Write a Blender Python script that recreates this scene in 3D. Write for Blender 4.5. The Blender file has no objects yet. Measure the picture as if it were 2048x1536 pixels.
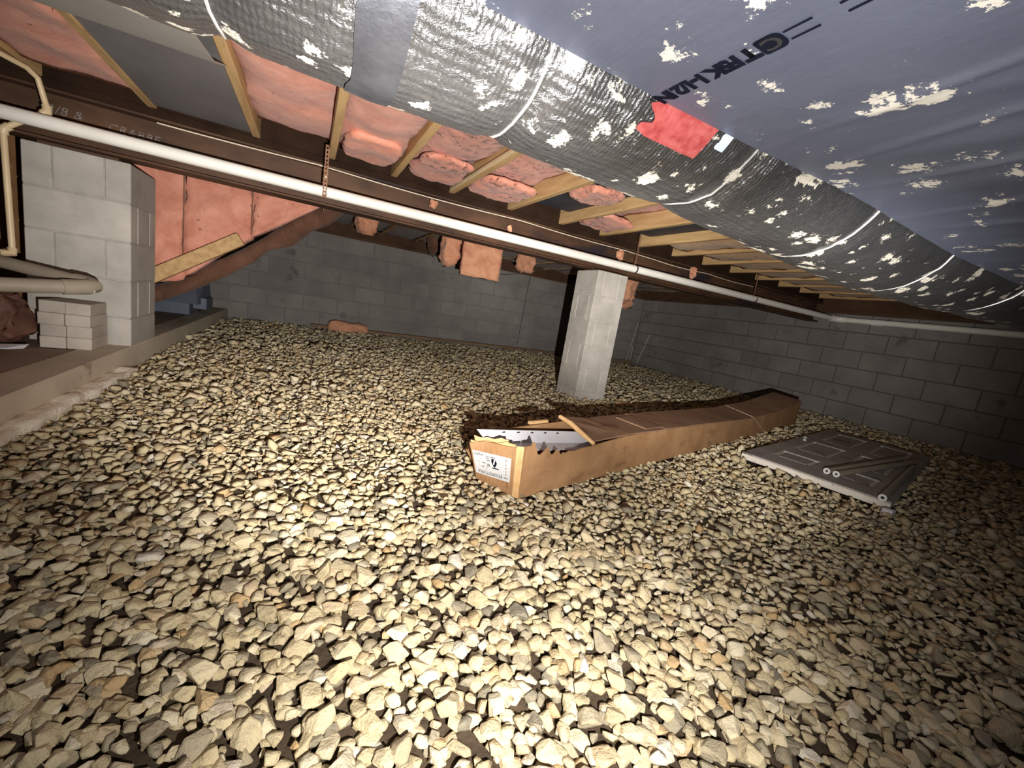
import bpy, bmesh, math, random
import numpy as np
from mathutils import Vector, Matrix, noise as mnoise

random.seed(7); rng = np.random.default_rng(11)
sc = bpy.context.scene
COL = sc.collection

# ------------------------------------------------------------------ camera, world, light, exposure
CAM_H = 0.66
PITCH, ROLL, YAW, FPX = 0.175643, 0.162120, 0.476935, 827.46
def camera():
    cy, sy, cp, sp = math.cos(YAW), math.sin(YAW), math.cos(PITCH), math.sin(PITCH)
    fwd = Vector((sy*cp, cy*cp, -sp)); right = Vector((cy, -sy, 0)); up = right.cross(fwd)
    r2 = right*math.cos(ROLL) + up*math.sin(ROLL)
    u2 = -right*math.sin(ROLL) + up*math.cos(ROLL)
    cd = bpy.data.cameras.new('camera'); co = bpy.data.objects.new('camera', cd); COL.objects.link(co)
    m = Matrix((r2, u2, -fwd)).transposed().to_4x4(); m.translation = (0, 0, CAM_H)
    co.matrix_world = m
    cd.sensor_fit = 'HORIZONTAL'; cd.sensor_width = 36.0; cd.lens = FPX/2048*36.0
    cd.clip_start = 0.02; cd.clip_end = 60
    sc.camera = co
    return r2, u2, fwd
CR, CU, CF = camera()

world = bpy.data.worlds.new('world'); sc.world = world; world.use_nodes = True
wb = world.node_tree.nodes['Background']; wb.inputs[0].default_value = (1.0, 0.9, 0.8, 1); wb.inputs[1].default_value = 0.012

def spot(name, power, aim, cone, blend, color=(1.0, 0.965, 0.915), loc=(0.14, -0.07, 0.51), rad=0.006):
    ld = bpy.data.lights.new(name, 'SPOT'); lo = bpy.data.objects.new(name, ld); COL.objects.link(lo)
    ld.energy = power; ld.color = color; ld.spot_size = math.radians(cone); ld.spot_blend = blend
    ld.shadow_soft_size = rad; lo.location = loc
    lo.rotation_euler = (Vector(aim)-Vector(loc)).to_track_quat('-Z', 'Y').to_euler()
    return lo
# one hand-held torch low beside the camera: wide spill plus a tighter throw, with a side spot added
spot('torch_spill', 36, (0.9, 2.3, 0.85), 150, 1.0)
spot('torch_near', 30, (0.52, 0.86, 0.0), 88, 1.0)
spot('torch_throw', 235, (0.15, 2.9, 0.86), 72, 1.0)
spot('torch_core', 290, (2.1, 3.3, 1.10), 42, 1.0)
spot('side_fill', 200, (4.6, 3.3, 0.95), 50, 1.0)  # extra beam added to brighten the right wall and the door

sc.view_settings.view_transform = 'Standard'; sc.view_settings.look = 'None'
sc.view_settings.gamma = 1.0; sc.view_settings.use_curve_mapping = False
sc.view_settings.exposure = 0.75

# ------------------------------------------------------------------ helpers
def uname(n): return n
def obj_mesh(name, me, parent=None):
    o = bpy.data.objects.new(name, me); COL.objects.link(o)
    if parent is not None: o.parent = parent
    return o
def tag(o, label=None, cat=None, group=None, kind=None):
    if label: o['label'] = label
    if cat: o['category'] = cat
    if group: o['group'] = group
    if kind: o['kind'] = kind
    return o
def empty(name, loc, label, cat, group=None, rz=0):
    o = bpy.data.objects.new(name, None); COL.objects.link(o)
    o.location = loc; o.rotation_euler = (0, 0, rz); o.empty_display_size = 0.05
    return tag(o, label, cat, group)

class MB:
    def __init__(s): s.v = []; s.f = []; s.uv = None
    def quad_box(s, x0, x1, y0, y1, z0, z1):
        s.pts([(x0,y0,z0),(x1,y0,z0),(x1,y1,z0),(x0,y1,z0),(x0,y0,z1),(x1,y0,z1),(x1,y1,z1),(x0,y1,z1)])
        return s
    def pts(s, p):          # eight corners, bottom ring then top ring
        b = len(s.v); s.v += [tuple(q) for q in p]
        s.f += [tuple(b+i for i in t) for t in ((3,2,1,0),(4,5,6,7),(0,1,5,4),(1,2,6,5),(2,3,7,6),(3,0,4,7))]
        return s
    def obox(s, o, a, b, c, la, lb, lc):   # corner o, unit axes, lengths
        o, a, b, c = map(Vector, (o, a, b, c)); a = a*la; b = b*lb; c = c*lc
        return s.pts([o, o+a, o+a+b, o+b, o+c, o+a+c, o+a+b+c, o+b+c])
    def tube(s, path, r, n=12, cap=True):
        path = [Vector(p) for p in path]; rs = r if isinstance(r, (list, tuple)) else [r]*len(path)
        b = len(s.v); t = (path[1]-path[0]).normalized()
        a = t.orthogonal().normalized()
        for i, p in enumerate(path):
            if i == 0: t = path[1]-path[0]
            elif i == len(path)-1: t = path[-1]-path[-2]
            else: t = (path[i+1]-path[i]).normalized() + (path[i]-path[i-1]).normalized()
            t.normalize(); a = (a - t*a.dot(t)).normalized(); c = t.cross(a)
            for k in range(n):
                w = 2*math.pi*k/n; s.v.append(tuple(p + (a*math.cos(w)+c*math.sin(w))*rs[i]))
        for i in range(len(path)-1):
            for k in range(n):
                s.f.append((b+i*n+k, b+i*n+(k+1)%n, b+(i+1)*n+(k+1)%n, b+(i+1)*n+k))
        if cap:
            s.f.append(tuple(b+k for k in range(n))[::-1]); e = b+(len(path)-1)*n
            s.f.append(tuple(e+k for k in range(n)))
        return s
    def prism(s, poly, o, a, b, c, th):    # polygon in (a,b) plane extruded along c
        o, a, b, c = map(Vector, (o, a, b, c)); n = len(poly); k = len(s.v)
        for d in (0, th):
            for p in poly: s.v.append(tuple(o + a*p[0] + b*p[1] + c*d))
        s.f.append(tuple(k+i for i in range(n))[::-1]); s.f.append(tuple(k+n+i for i in range(n)))
        for i in range(n): s.f.append((k+i, k+(i+1)%n, k+n+(i+1)%n, k+n+i))
        return s
    def mesh(s, name, mat, smooth=False, bevel=0.0, fix=True):
        me = bpy.data.meshes.new(name); me.from_pydata(s.v, [], s.f)
        if fix or bevel:
            bm = bmesh.new(); bm.from_mesh(me)
            bmesh.ops.recalc_face_normals(bm, faces=bm.faces)
            if bevel: bmesh.ops.bevel(bm, geom=list(bm.edges), offset=bevel, segments=1, affect='EDGES', profile=0.5)
            bm.to_mesh(me); bm.free()
        if mat: me.materials.append(mat)
        if smooth:
            me.polygons.foreach_set('use_smooth', [True]*len(me.polygons))
            me.set_sharp_from_angle(angle=math.radians(40))
        return me
    def build(s, name, mat, parent=None, smooth=False, bevel=0.0):
        return obj_mesh(name, s.mesh(name, mat, smooth, bevel), parent)

def at_origin(o, loc):   # move a mesh's origin without moving its geometry
    o.data.transform(Matrix.Translation(-Vector(loc))); o.location = loc; return o

# ------------------------------------------------------------------ materials
def srgb(r, g, b):
    f = lambda c: (c/255/12.92) if c/255 <= 0.04045 else ((c/255+0.055)/1.055)**2.4
    return (f(r), f(g), f(b), 1)
class Mat:
    def __init__(s, name):
        s.m = bpy.data.materials.new(name); s.m.use_nodes = True; s.nt = s.m.node_tree
        s.b = s.nt.nodes['Principled BSDF']
    def n(s, typ, **kw):
        nd = s.nt.nodes.new(typ)
        for k, v in kw.items():
            if k.startswith('i_'):
                key = k[2:]; key = int(key) if key.isdigit() else key.replace('_', ' ')
                s.put(nd.inputs[key], v)
            else: setattr(nd, k, v)
        return nd
    def put(s, sock, v):
        if isinstance(v, bpy.types.NodeSocket): s.nt.links.new(v, sock)
        else: sock.default_value = v
    def math(s, op, a, b=0.0, c=None):
        nd = s.n('ShaderNodeMath', operation=op); s.put(nd.inputs[0], a); s.put(nd.inputs[1], b)
        if c is not None: s.put(nd.inputs[2], c)
        return nd.outputs[0]
    def coord(s, kind='Object', scale=(1,1,1), rot=(0,0,0)):
        if kind == 'World': out = s.n('ShaderNodeNewGeometry').outputs['Position']
        else: out = s.n('ShaderNodeTexCoord').outputs[kind]
        mp = s.n('ShaderNodeMapping'); s.put(mp.inputs['Vector'], out)
        mp.inputs['Scale'].default_value = scale; mp.inputs['Rotation'].default_value = rot
        return mp.outputs[0]
    def noise(s, vec, scale, detail=4, rough=0.55, dist=0.0):
        nd = s.n('ShaderNodeTexNoise'); s.put(nd.inputs['Vector'], vec); nd.inputs['Scale'].default_value = scale
        nd.inputs['Detail'].default_value = detail; nd.inputs['Roughness'].default_value = rough
        nd.inputs['Distortion'].default_value = dist
        return nd.outputs['Fac']
    def ramp(s, fac, stops):
        nd = s.n('ShaderNodeValToRGB'); s.put(nd.inputs[0], fac); cr = nd.color_ramp
        while len(cr.elements) < len(stops): cr.elements.new(0.5)
        for e, (p, c) in zip(cr.elements, stops): e.position = p; e.color = c if len(c) == 4 else (*c, 1)
        return nd.outputs[0]
    def mix(s, fac, a, b, blend='MIX'):
        nd = s.n('ShaderNodeMix', data_type='RGBA', blend_type=blend)
        s.put(nd.inputs[0], fac); s.put(nd.inputs[6], a); s.put(nd.inputs[7], b)
        return nd.outputs[2]
    def step(s, v, lo, hi):
        nd = s.n('ShaderNodeMapRange', interpolation_type='SMOOTHSTEP'); s.put(nd.inputs[0], v)
        nd.inputs[1].default_value = lo; nd.inputs[2].default_value = hi
        return nd.outputs[0]
    def bump(s, h, strength=0.3, dist=0.01, prev=None):
        nd = s.n('ShaderNodeBump'); s.put(nd.inputs['Height'], h); nd.inputs['Strength'].default_value = strength
        nd.inputs['Distance'].default_value = dist
        if prev is not None: s.put(nd.inputs['Normal'], prev)
        return nd.outputs[0]
    def set(s, **kw):
        for k, v in kw.items(): s.put(s.b.inputs[k.replace('_', ' ')], v)
        return s

def simple(name, c1, c2=None, scale=12, rough=0.7, metal=0.0, bump=0.2, bscale=40, bdist=0.004, coord='World', stretch=(1,1,1), rnd=0.0, spec=0.3, dirt=None):
    M = Mat(name); co = M.coord(coord, scale=stretch)
    n1 = M.noise(co, scale, 5, 0.6)
    col = M.ramp(n1, [(0.32, c1), (0.68, c2 or c1)])
    if dirt:
        dn = M.step(M.noise(co, dirt[1], 4, 0.65), dirt[2], dirt[2]+0.1); col = M.mix(dn, col, dirt[0])
    if rnd:
        r = M.n('ShaderNodeObjectInfo').outputs['Random']
        k = M.math('MULTIPLY_ADD', r, 2*rnd, 1-rnd)
        hv = M.n('ShaderNodeHueSaturation'); M.put(hv.inputs['Color'], col); M.put(hv.inputs['Value'], k); col = hv.outputs[0]
    M.set(Base_Color=col, Roughness=rough, Metallic=metal)
    M.b.inputs['Specular IOR Level'].default_value = spec
    if bump: M.set(Normal=M.bump(M.noise(co, bscale, 4, 0.6), bump, bdist))
    return M.m

m_soil = simple('soil', srgb(64,52,40), srgb(86,72,56), 9, 0.95, bump=0.6, bscale=60, bdist=0.01)  # soil colour darkened to deepen the shadowed gaps between stones
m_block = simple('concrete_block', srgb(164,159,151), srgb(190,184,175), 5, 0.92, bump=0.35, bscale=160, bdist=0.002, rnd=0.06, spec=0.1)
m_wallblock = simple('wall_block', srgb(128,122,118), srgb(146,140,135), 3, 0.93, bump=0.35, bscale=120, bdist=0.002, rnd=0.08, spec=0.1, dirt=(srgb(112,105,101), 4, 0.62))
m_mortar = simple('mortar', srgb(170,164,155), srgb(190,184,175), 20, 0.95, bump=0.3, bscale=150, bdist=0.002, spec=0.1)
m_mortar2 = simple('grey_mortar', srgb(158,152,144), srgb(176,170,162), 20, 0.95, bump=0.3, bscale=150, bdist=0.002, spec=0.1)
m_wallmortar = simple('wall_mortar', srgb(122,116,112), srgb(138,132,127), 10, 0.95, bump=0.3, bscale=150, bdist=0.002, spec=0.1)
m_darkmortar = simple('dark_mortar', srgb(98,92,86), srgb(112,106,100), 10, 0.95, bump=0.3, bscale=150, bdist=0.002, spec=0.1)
m_ledge = simple('ledge_concrete', srgb(188,176,156), srgb(210,198,178), 4, 0.93, bump=0.3, bscale=90, bdist=0.003, spec=0.1, dirt=(srgb(160,144,124), 5, 0.6))
m_slab = simple('slab_dirt', srgb(138,118,104), srgb(158,136,122), 3, 0.95, bump=0.3, bscale=60, bdist=0.004, spec=0.1)
m_steel = simple('rusty_steel', srgb(62,44,34), srgb(98,70,50), 7, 0.62, metal=0.15, bump=0.25, bscale=70, bdist=0.002, stretch=(0.4,1,1), spec=0.35, dirt=(srgb(48,40,46), 3, 0.56))
m_pvc = simple('white_pvc', srgb(236,232,222), srgb(246,243,235), 8, 0.35, bump=0.05, bscale=60, dirt=(srgb(198,190,176), 45, 0.66), spec=0.5)
m_cpvc = simple('cream_pipe', srgb(214,190,150), srgb(226,204,166), 8, 0.4, bump=0, spec=0.5)
m_drain = simple('grey_drain', srgb(146,134,118), srgb(164,152,136), 6, 0.45, bump=0.05, spec=0.4)
m_wood = simple('joist_wood', srgb(176,140,96), srgb(206,172,124), 5, 0.8, bump=0.2, bscale=50, bdist=0.002, stretch=(6,0.5,6), spec=0.2, rnd=0.08, dirt=(srgb(128,100,66), 4, 0.64))
m_oldwood = simple('old_wood', srgb(120,96,74), srgb(150,122,96), 6, 0.85, bump=0.25, bscale=50, stretch=(0.5,6,6), spec=0.2)
m_darkwood = simple('dark_wood', srgb(76,54,40), srgb(96,70,52), 5, 0.85, bump=0.2, bscale=40, spec=0.2)
m_black = simple('near_black_wood', srgb(38,26,19), srgb(54,38,28), 5, 0.9, bump=0.2, bscale=40, spec=0.1)  # near-black wood for the nailer plate and blocking over the beam
m_felt = simple('black_felt', srgb(44,46,54), srgb(64,66,74), 6, 0.6, bump=0.2, bscale=40, spec=0.4)
m_tin = simple('dull_tin', srgb(104,101,102), srgb(122,118,118), 3, 0.55, metal=0.0, bump=0.1, bscale=20, spec=0.4)
m_tin2 = simple('grey_tin', srgb(158,156,151), srgb(174,172,166), 3, 0.5, metal=0.0, bump=0.1, bscale=20, spec=0.4)
m_bluetin = simple('blue_grey_tin', srgb(92,98,112), srgb(112,118,132), 3, 0.6, metal=0.1, bump=0.1, bscale=20)
m_strap = simple('hanger_steel', srgb(134,100,78), srgb(160,126,100), 14, 0.5, metal=0.4, bump=0.1)
m_screw = simple('zinc_screw', srgb(225,225,225), srgb(240,240,240), 5, 0.25, metal=0.7, bump=0)
m_white = simple('white_vinyl', srgb(205,203,208), srgb(220,218,222), 5, 0.4, bump=0, spec=0.4)
m_paper = simple('white_paper', srgb(206,205,204), srgb(214,213,212), 5, 0.7, bump=0)
m_ink = simple('black_ink', srgb(14,17,30), srgb(24,28,42), 25, 0.8, bump=0, spec=0.1)
m_greyink = simple('grey_ink', srgb(110,110,116), srgb(140,140,146), 25, 0.6, bump=0)
m_chalk = simple('chalk', srgb(150,142,138), srgb(84,72,70), 70, 0.9, bump=0)
m_cable = simple('white_cable', srgb(214,196,172), srgb(232,216,194), 20, 0.5, bump=0)
m_tape = simple('strap_plastic', srgb(206,186,160), srgb(216,196,170), 20, 0.4, bump=0)
m_red = simple('red_paint', srgb(166,62,62), srgb(196,104,102), 60, 0.6, metal=0.0, bump=0.4, bscale=160, bdist=0.002)
m_blue = simple('pale_label', srgb(196,212,236), srgb(222,232,246), 30, 0.5, bump=0.1)
m_wire = simple('dark_wire', srgb(30,28,28), srgb(44,40,40), 5, 0.6, bump=0)
m_door = simple('door_skin', srgb(150,142,136), srgb(172,164,158), 4, 0.7, bump=0.2, bscale=60, spec=0.25, dirt=(srgb(112,102,96), 6, 0.57))
m_dooredge = simple('door_edge', srgb(208,200,188), srgb(226,218,206), 9, 0.7, bump=0.1, dirt=(srgb(150,138,124), 20, 0.58))
m_brick = simple('concrete_brick', srgb(168,158,146), srgb(192,182,170), 6, 0.9, bump=0.3, bscale=110, bdist=0.002, rnd=0.10, spec=0.1)
m_redbrick = simple('red_brick', srgb(146,96,70), srgb(166,112,84), 8, 0.9, bump=0.3, bscale=110, bdist=0.002, rnd=0.05, spec=0.1)
m_brownsheet = simple('brown_sheet', srgb(92,62,50), srgb(120,84,68), 5, 0.6, bump=0.4, bscale=14, bdist=0.02, spec=0.3)

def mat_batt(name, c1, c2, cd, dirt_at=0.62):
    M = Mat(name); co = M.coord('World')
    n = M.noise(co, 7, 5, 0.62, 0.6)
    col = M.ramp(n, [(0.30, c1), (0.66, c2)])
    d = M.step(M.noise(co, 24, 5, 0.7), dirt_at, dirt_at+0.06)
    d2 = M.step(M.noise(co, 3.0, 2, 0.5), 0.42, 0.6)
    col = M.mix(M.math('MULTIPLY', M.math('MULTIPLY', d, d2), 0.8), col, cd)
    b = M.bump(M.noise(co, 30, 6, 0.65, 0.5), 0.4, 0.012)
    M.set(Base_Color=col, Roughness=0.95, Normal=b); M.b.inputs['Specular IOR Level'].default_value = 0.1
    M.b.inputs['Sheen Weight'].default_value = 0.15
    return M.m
m_batt = mat_batt('pink_fiberglass', srgb(192,122,100), srgb(224,158,136), srgb(112,68,54))
m_battdirty = mat_batt('dirty_fiberglass', srgb(184,118,98), srgb(218,154,134), srgb(78,50,40), 0.53)
m_battorange = mat_batt('orange_fiberglass', srgb(190,128,98), srgb(224,166,132), srgb(126,78,58))
m_tan = mat_batt('tan_facing', srgb(186,142,96), srgb(212,170,122), srgb(128,84,58), 0.58)
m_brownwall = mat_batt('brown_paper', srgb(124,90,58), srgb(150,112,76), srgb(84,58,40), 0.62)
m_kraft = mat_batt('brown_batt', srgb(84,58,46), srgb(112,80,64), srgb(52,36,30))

def mat_card():
    M = Mat('cardboard'); co = M.coord('Object')
    n = M.noise(co, 7, 5, 0.65); col = M.ramp(n, [(0.3, srgb(158,118,82)), (0.7, srgb(186,146,106))])
    s = M.step(M.noise(M.coord('Object', scale=(1, 3, 3)), 5, 4, 0.6), 0.56, 0.66); col = M.mix(M.math('MULTIPLY', s, 0.45), col, srgb(120,88,64))
    sp = M.step(M.noise(co, 60, 3, 0.6), 0.68, 0.74); col = M.mix(M.math('MULTIPLY', sp, 0.35), col, srgb(214,176,130))
    M.set(Base_Color=col, Roughness=0.85, Normal=M.bump(M.noise(co, 40, 3), 0.12, 0.004)); M.b.inputs['Specular IOR Level'].default_value = 0.15
    return M.m
m_card = mat_card()
m_cardedge = simple('torn_card', srgb(214,168,114), srgb(232,192,140), 30, 0.9, bump=0.3, bscale=120, coord='Object')
m_cardtop = simple('top_card', srgb(140,108,84), srgb(164,130,102), 6, 0.9, bump=0.12, bscale=40, coord='Object', dirt=(srgb(128,92,68), 5, 0.58))  # darker, greyer card colour for the lid and bent flap

def mat_foil(name, uv, tint1, tint2, flake_scale, flake_thr, rough, scrim):
    M = Mat(name)
    if uv:
        base = M.n('ShaderNodeUVMap').outputs[0]
    else:
        base = M.n('ShaderNodeNewGeometry').outputs['Position']
    def mp(sc_):
        nd = M.n('ShaderNodeMapping'); M.put(nd.inputs['Vector'], base); nd.inputs['Scale'].default_value = sc_; return nd.outputs[0]
    plain = mp((1,1,1))
    # torn flakes showing white backing
    vo = M.n('ShaderNodeTexVoronoi', feature='F1'); M.put(vo.inputs['Vector'], plain); vo.inputs['Scale'].default_value = flake_scale
    jag = M.noise(plain, 150, 6, 0.8); big = M.noise(plain, 42, 3, 0.6)
    d = M.math('ADD', vo.outputs['Distance'], M.math('MULTIPLY', M.math('SUBTRACT', jag, 0.5), 1.0))
    d = M.math('ADD', d, M.math('MULTIPLY', M.math('SUBTRACT', big, 0.5), 1.2))
    size = M.math('MULTIPLY', M.n('ShaderNodeSeparateColor', i_0=vo.outputs['Color']).outputs[0], flake_thr)
    flake = M.step(M.math('SUBTRACT', size, d), 0.0, 0.03)
    grime = M.noise(plain, 4, 4, 0.6)
    col = M.ramp(grime, [(0.3, tint1), (0.7, tint2)])
    col = M.mix(flake, col, srgb(206,199,184) if scrim else srgb(220,215,204))
    metal = M.math('MULTIPLY', M.math('SUBTRACT', 1.0, flake), 0.86 if scrim else 0.72)
    # relief: crinkle, scrim threads, brushed streaks
    crink = M.noise(plain, 38, 5, 0.7, 0.8)
    b = M.bump(crink, 0.6 if scrim else 0.12, 0.008)
    if scrim:
        wv = M.n('ShaderNodeTexWave', wave_type='BANDS', bands_direction='X', wave_profile='SIN'); M.put(wv.inputs['Vector'], plain)
        wv.inputs['Scale'].default_value = 42; wv.inputs['Distortion'].default_value = 3.5; wv.inputs['Detail'].default_value = 2
        wv.inputs['Detail Scale'].default_value = 1.5
        b = M.bump(wv.outputs['Fac'], 0.17, 0.004, b)
        wv2 = M.n('ShaderNodeTexWave', wave_type='BANDS', bands_direction='Y', wave_profile='SIN'); M.put(wv2.inputs['Vector'], plain)
        wv2.inputs['Scale'].default_value = 20; wv2.inputs['Distortion'].default_value = 2.0
        b = M.bump(wv2.outputs['Fac'], 0.2, 0.003, b)
        rg = M.math('MULTIPLY_ADD', M.noise(plain, 60, 4, 0.7), 0.3, rough-0.15)
    else:
        st = M.noise(mp((60, 2.2, 1)), 3.0, 5, 0.65)
        b = M.bump(st, 0.10, 0.003, b)
        rg = M.math('MULTIPLY_ADD', st, 0.25, rough-0.12)
    rg = M.math('MAXIMUM', rg, M.math('MULTIPLY', flake, 0.9))
    M.set(Base_Color=col, Metallic=metal, Roughness=rg, Normal=b)
    return M.m
m_foilround = mat_foil('crinkled_foil', True, srgb(122,122,124), srgb(150,150,152), 20, 0.38, 0.34, True)
m_foilflat = mat_foil('flat_foil', False, srgb(140,149,178), srgb(156,165,192), 12, 0.30, 0.44, False)
m_foiltape = simple('foil_tape', srgb(96,98,106), srgb(122,124,132), 20, 0.42, metal=0.85, bump=0.25, bscale=90, bdist=0.003)
m_seam = simple('seam_wire', srgb(206,204,200), srgb(228,226,222), 20, 0.4, metal=0.4, bump=0)

def stone_col(M, val):
    c = M.ramp(val, [(0.0, srgb(138,130,112)), (0.10, srgb(166,154,130)), (0.24, srgb(198,180,142)), (0.62, srgb(210,194,158)),
                     (0.82, srgb(220,208,180)), (0.93, srgb(190,158,112)), (1.0, srgb(228,220,202))])
    co = M.coord('World'); n = M.noise(co, 45, 5, 0.65)
    c = M.mix(M.math('MULTIPLY', M.step(n, 0.5, 0.72), 0.35), c, srgb(150,126,92))
    n2 = M.noise(co, 130, 4, 0.7)
    M.set(Base_Color=c, Roughness=0.92, Normal=M.bump(n2, 0.6, 0.006, M.bump(n, 0.5, 0.014)))
    M.b.inputs['Specular IOR Level'].default_value = 0.12
def mat_stone(attr):
    M = Mat('stone_attr' if attr else 'stone')
    if attr: v = M.n('ShaderNodeAttribute', attribute_name='rnd').outputs['Fac']
    else: v = M.n('ShaderNodeObjectInfo').outputs['Random']
    stone_col(M, v); return M.m
m_stone, m_stonea = mat_stone(False), mat_stone(True)

# ------------------------------------------------------------------ the setting
XR, YB, WT = 5.65, 6.12, 1.235       # right wall, back wall, wall top
XL = -3.2; LEDGE = -0.86; LZ = 0.12
JZ, SUB = 1.375, 1.62               # joist underside, subfloor
def gz(x, y):
    z = 0.014*mnoise.noise((x*1.3, y*1.3, 0)) + 0.007*mnoise.noise((x*3.1+5, y*3.1, 2))
    if False: z += 0.03*min(1, (y-4.6)/1.4)*max(0, 1-(x+0.86)/4)
    return z

def ground():
    nx, ny = 90, 90; xs = np.linspace(LEDGE-0.05, XR, nx); ys = np.linspace(-0.6, YB, ny)
    v = [(x, y, gz(x, y)-0.016) for y in ys for x in xs]
    f = [(j*nx+i, j*nx+i+1, (j+1)*nx+i+1, (j+1)*nx+i) for j in range(ny-1) for i in range(nx-1)]
    me = bpy.data.meshes.new('floor'); me.from_pydata(v, [], f); me.materials.append(m_soil)
    return tag(obj_mesh('floor', me), kind='structure')
floor = ground()

def wall_with_blocks(name, along, face, lo, hi, thick, stagger=0.0, rec=0.003, mort=None):
    """courses of concrete blocks on a recessed mortar body; along = 'x' or 'y'"""
    m = MB()
    if along == 'x': m.quad_box(lo, hi, face+rec, face+thick, -0.12, WT)
    else: m.quad_box(face+rec, face+thick, lo, hi, -0.12, WT)
    w = tag(m.build(name, mort or m_wallmortar), kind='structure')
    L, Hc = 0.406, 0.2032
    def blk(l):
        b = MB()
        if along == 'x': b.quad_box(-l/2, l/2, 0, 0.05, -Hc/2+0.005, Hc/2-0.005)
        else: b.quad_box(0, 0.05, -l/2, l/2, -Hc/2+0.005, Hc/2-0.005)
        return b.mesh('concrete_block', m_wallblock, bevel=0.004)
    cache = {}
    for r in range(7):
        zc = WT - Hc*(r+0.5); off = (L/2 if r % 2 else 0) + stagger; p = lo - off
        while p < hi-0.03:
            a, b = max(p, lo), min(p+L, hi)
            if b-a > 0.05:
                k = round(b-a-0.010, 3)
                if k not in cache: cache[k] = blk(k)
                o = obj_mesh('concrete_block', cache[k], w)
                j = random.uniform(-0.0015, 0.003)
                o.location = ((a+b)/2, face-j, zc) if along == 'x' else (face-j, (a+b)/2, zc)
            p += L
    return w
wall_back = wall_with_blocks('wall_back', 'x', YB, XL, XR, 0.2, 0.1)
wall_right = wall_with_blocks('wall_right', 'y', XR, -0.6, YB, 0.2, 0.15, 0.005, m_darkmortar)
wl = MB().quad_box(XL-0.2, XL, -0.6, YB+0.2, -0.12, SUB).build('wall_left', m_darkwood); tag(wl, kind='structure')
# sill plates and rim boards on top of the walls
tag(MB().quad_box(XL, XR+0.2, YB-0.01, YB+0.2, WT, WT+0.04).build('trim_1', m_darkwood), kind='structure')
tag(MB().quad_box(XL, XR+0.2, YB+0.05, YB+0.2, WT+0.04, SUB).build('trim_2', m_darkwood), kind='structure')
tag(MB().quad_box(XR-0.01, XR+0.2, -0.6, YB-0.01, WT, WT+0.04).build('trim_3', m_darkwood), kind='structure')
tag(MB().quad_box(XR+0.05, XR+0.2, -0.6, YB-0.01, WT+0.04, SUB).build('trim_4', m_darkwood), kind='structure')
# raised concrete ledge at the left with the dirt shelf behind it
cur = MB().quad_box(LEDGE-0.16, LEDGE, -0.6, YB, -0.12, LZ).build('trim_5', m_ledge, bevel=0.008); tag(cur, kind='structure')
shelf = MB().quad_box(XL, LEDGE-0.16, -0.6, YB, -0.12, LZ-0.004).build('floor', m_slab); tag(shelf, kind='structure')

# ceiling: subfloor and joists
ceil = MB().quad_box(XL, XR+0.2, -0.6, YB+0.2, SUB, SUB+0.02).build('ceiling', m_darkwood); tag(ceil, kind='structure')
JX = [-2.85, -2.44, -2.03, -1.62, -1.20, -0.778, -0.318, 0.074, 0.445, 0.837, 1.287, 1.737, 2.14, 2.57, 2.98, 3.39, 3.80, 4.21, 4.62, 5.03, 5.43]
jm = MB().quad_box(-0.019, 0.019, -0.6, YB-0.02, JZ, SUB-0.001).mesh('joist', m_wood, bevel=0.003)
for x in JX:
    o = obj_mesh('joist', jm, ceil); o.location = (x, 0, 0)

# ------------------------------------------------------------------ piers
def pier(name, cx, cy, size, rot, label, courses_top, n, split, mort, gap):
    t = empty(name, (cx, cy, courses_top-n*0.2032), label, 'pier', 'concrete block piers under the steel beam', rot)
    Hc = 0.2032; s = size/2
    core = MB().quad_box(-s+0.003, s-0.003, -s+0.003, s-0.003, 0.002, n*Hc-0.004).build('mortar_core', mort, t)
    for k in range(n):
        z0, z1 = k*Hc+gap*0.8, (k+1)*Hc-gap*0.8
        cuts = [0, split[0]*size, split[1]*size, size]
        for a, b in zip(cuts[:-1], cuts[1:]):
            a0, b0 = -s+a+(gap if a else 0), -s+b-(gap if b < size else 0)
            m = MB()
            if (n-1-k) % 2: m.quad_box(a0*-1, b0*-1, -s, s, z0, z1) if False else m.quad_box(-s, s, a0, b0, z0, z1)
            else: m.quad_box(a0, b0, -s, s, z0, z1)
            m.build('concrete_block', m_block, t, bevel=0.004)
    return t
p1 = pier('block_pier', 2.217, 2.963, 0.305, 0.0, 'slim grey block pier standing free in the gravel under the beam', 1.085, 6, (0.2, 0.72), m_mortar, 0.0045)
p2 = pier('block_pier', -1.071, 3.203, 0.406, 0, 'wide grey block pier at the left ledge beside the brick stack', 1.085, 6, (0.26, 0.74), m_mortar2, 0.003)
MB().quad_box(-0.12, 0.12, -0.09, 0.09, 6*0.2032, 6*0.2032+0.012).build('bearing_plate', m_steel, p1)
MB().quad_box(-0.15, 0.15, -0.19, -0.08, 6*0.2032, 6*0.2032+0.012).build('bearing_plate', m_steel, p2)

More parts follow.
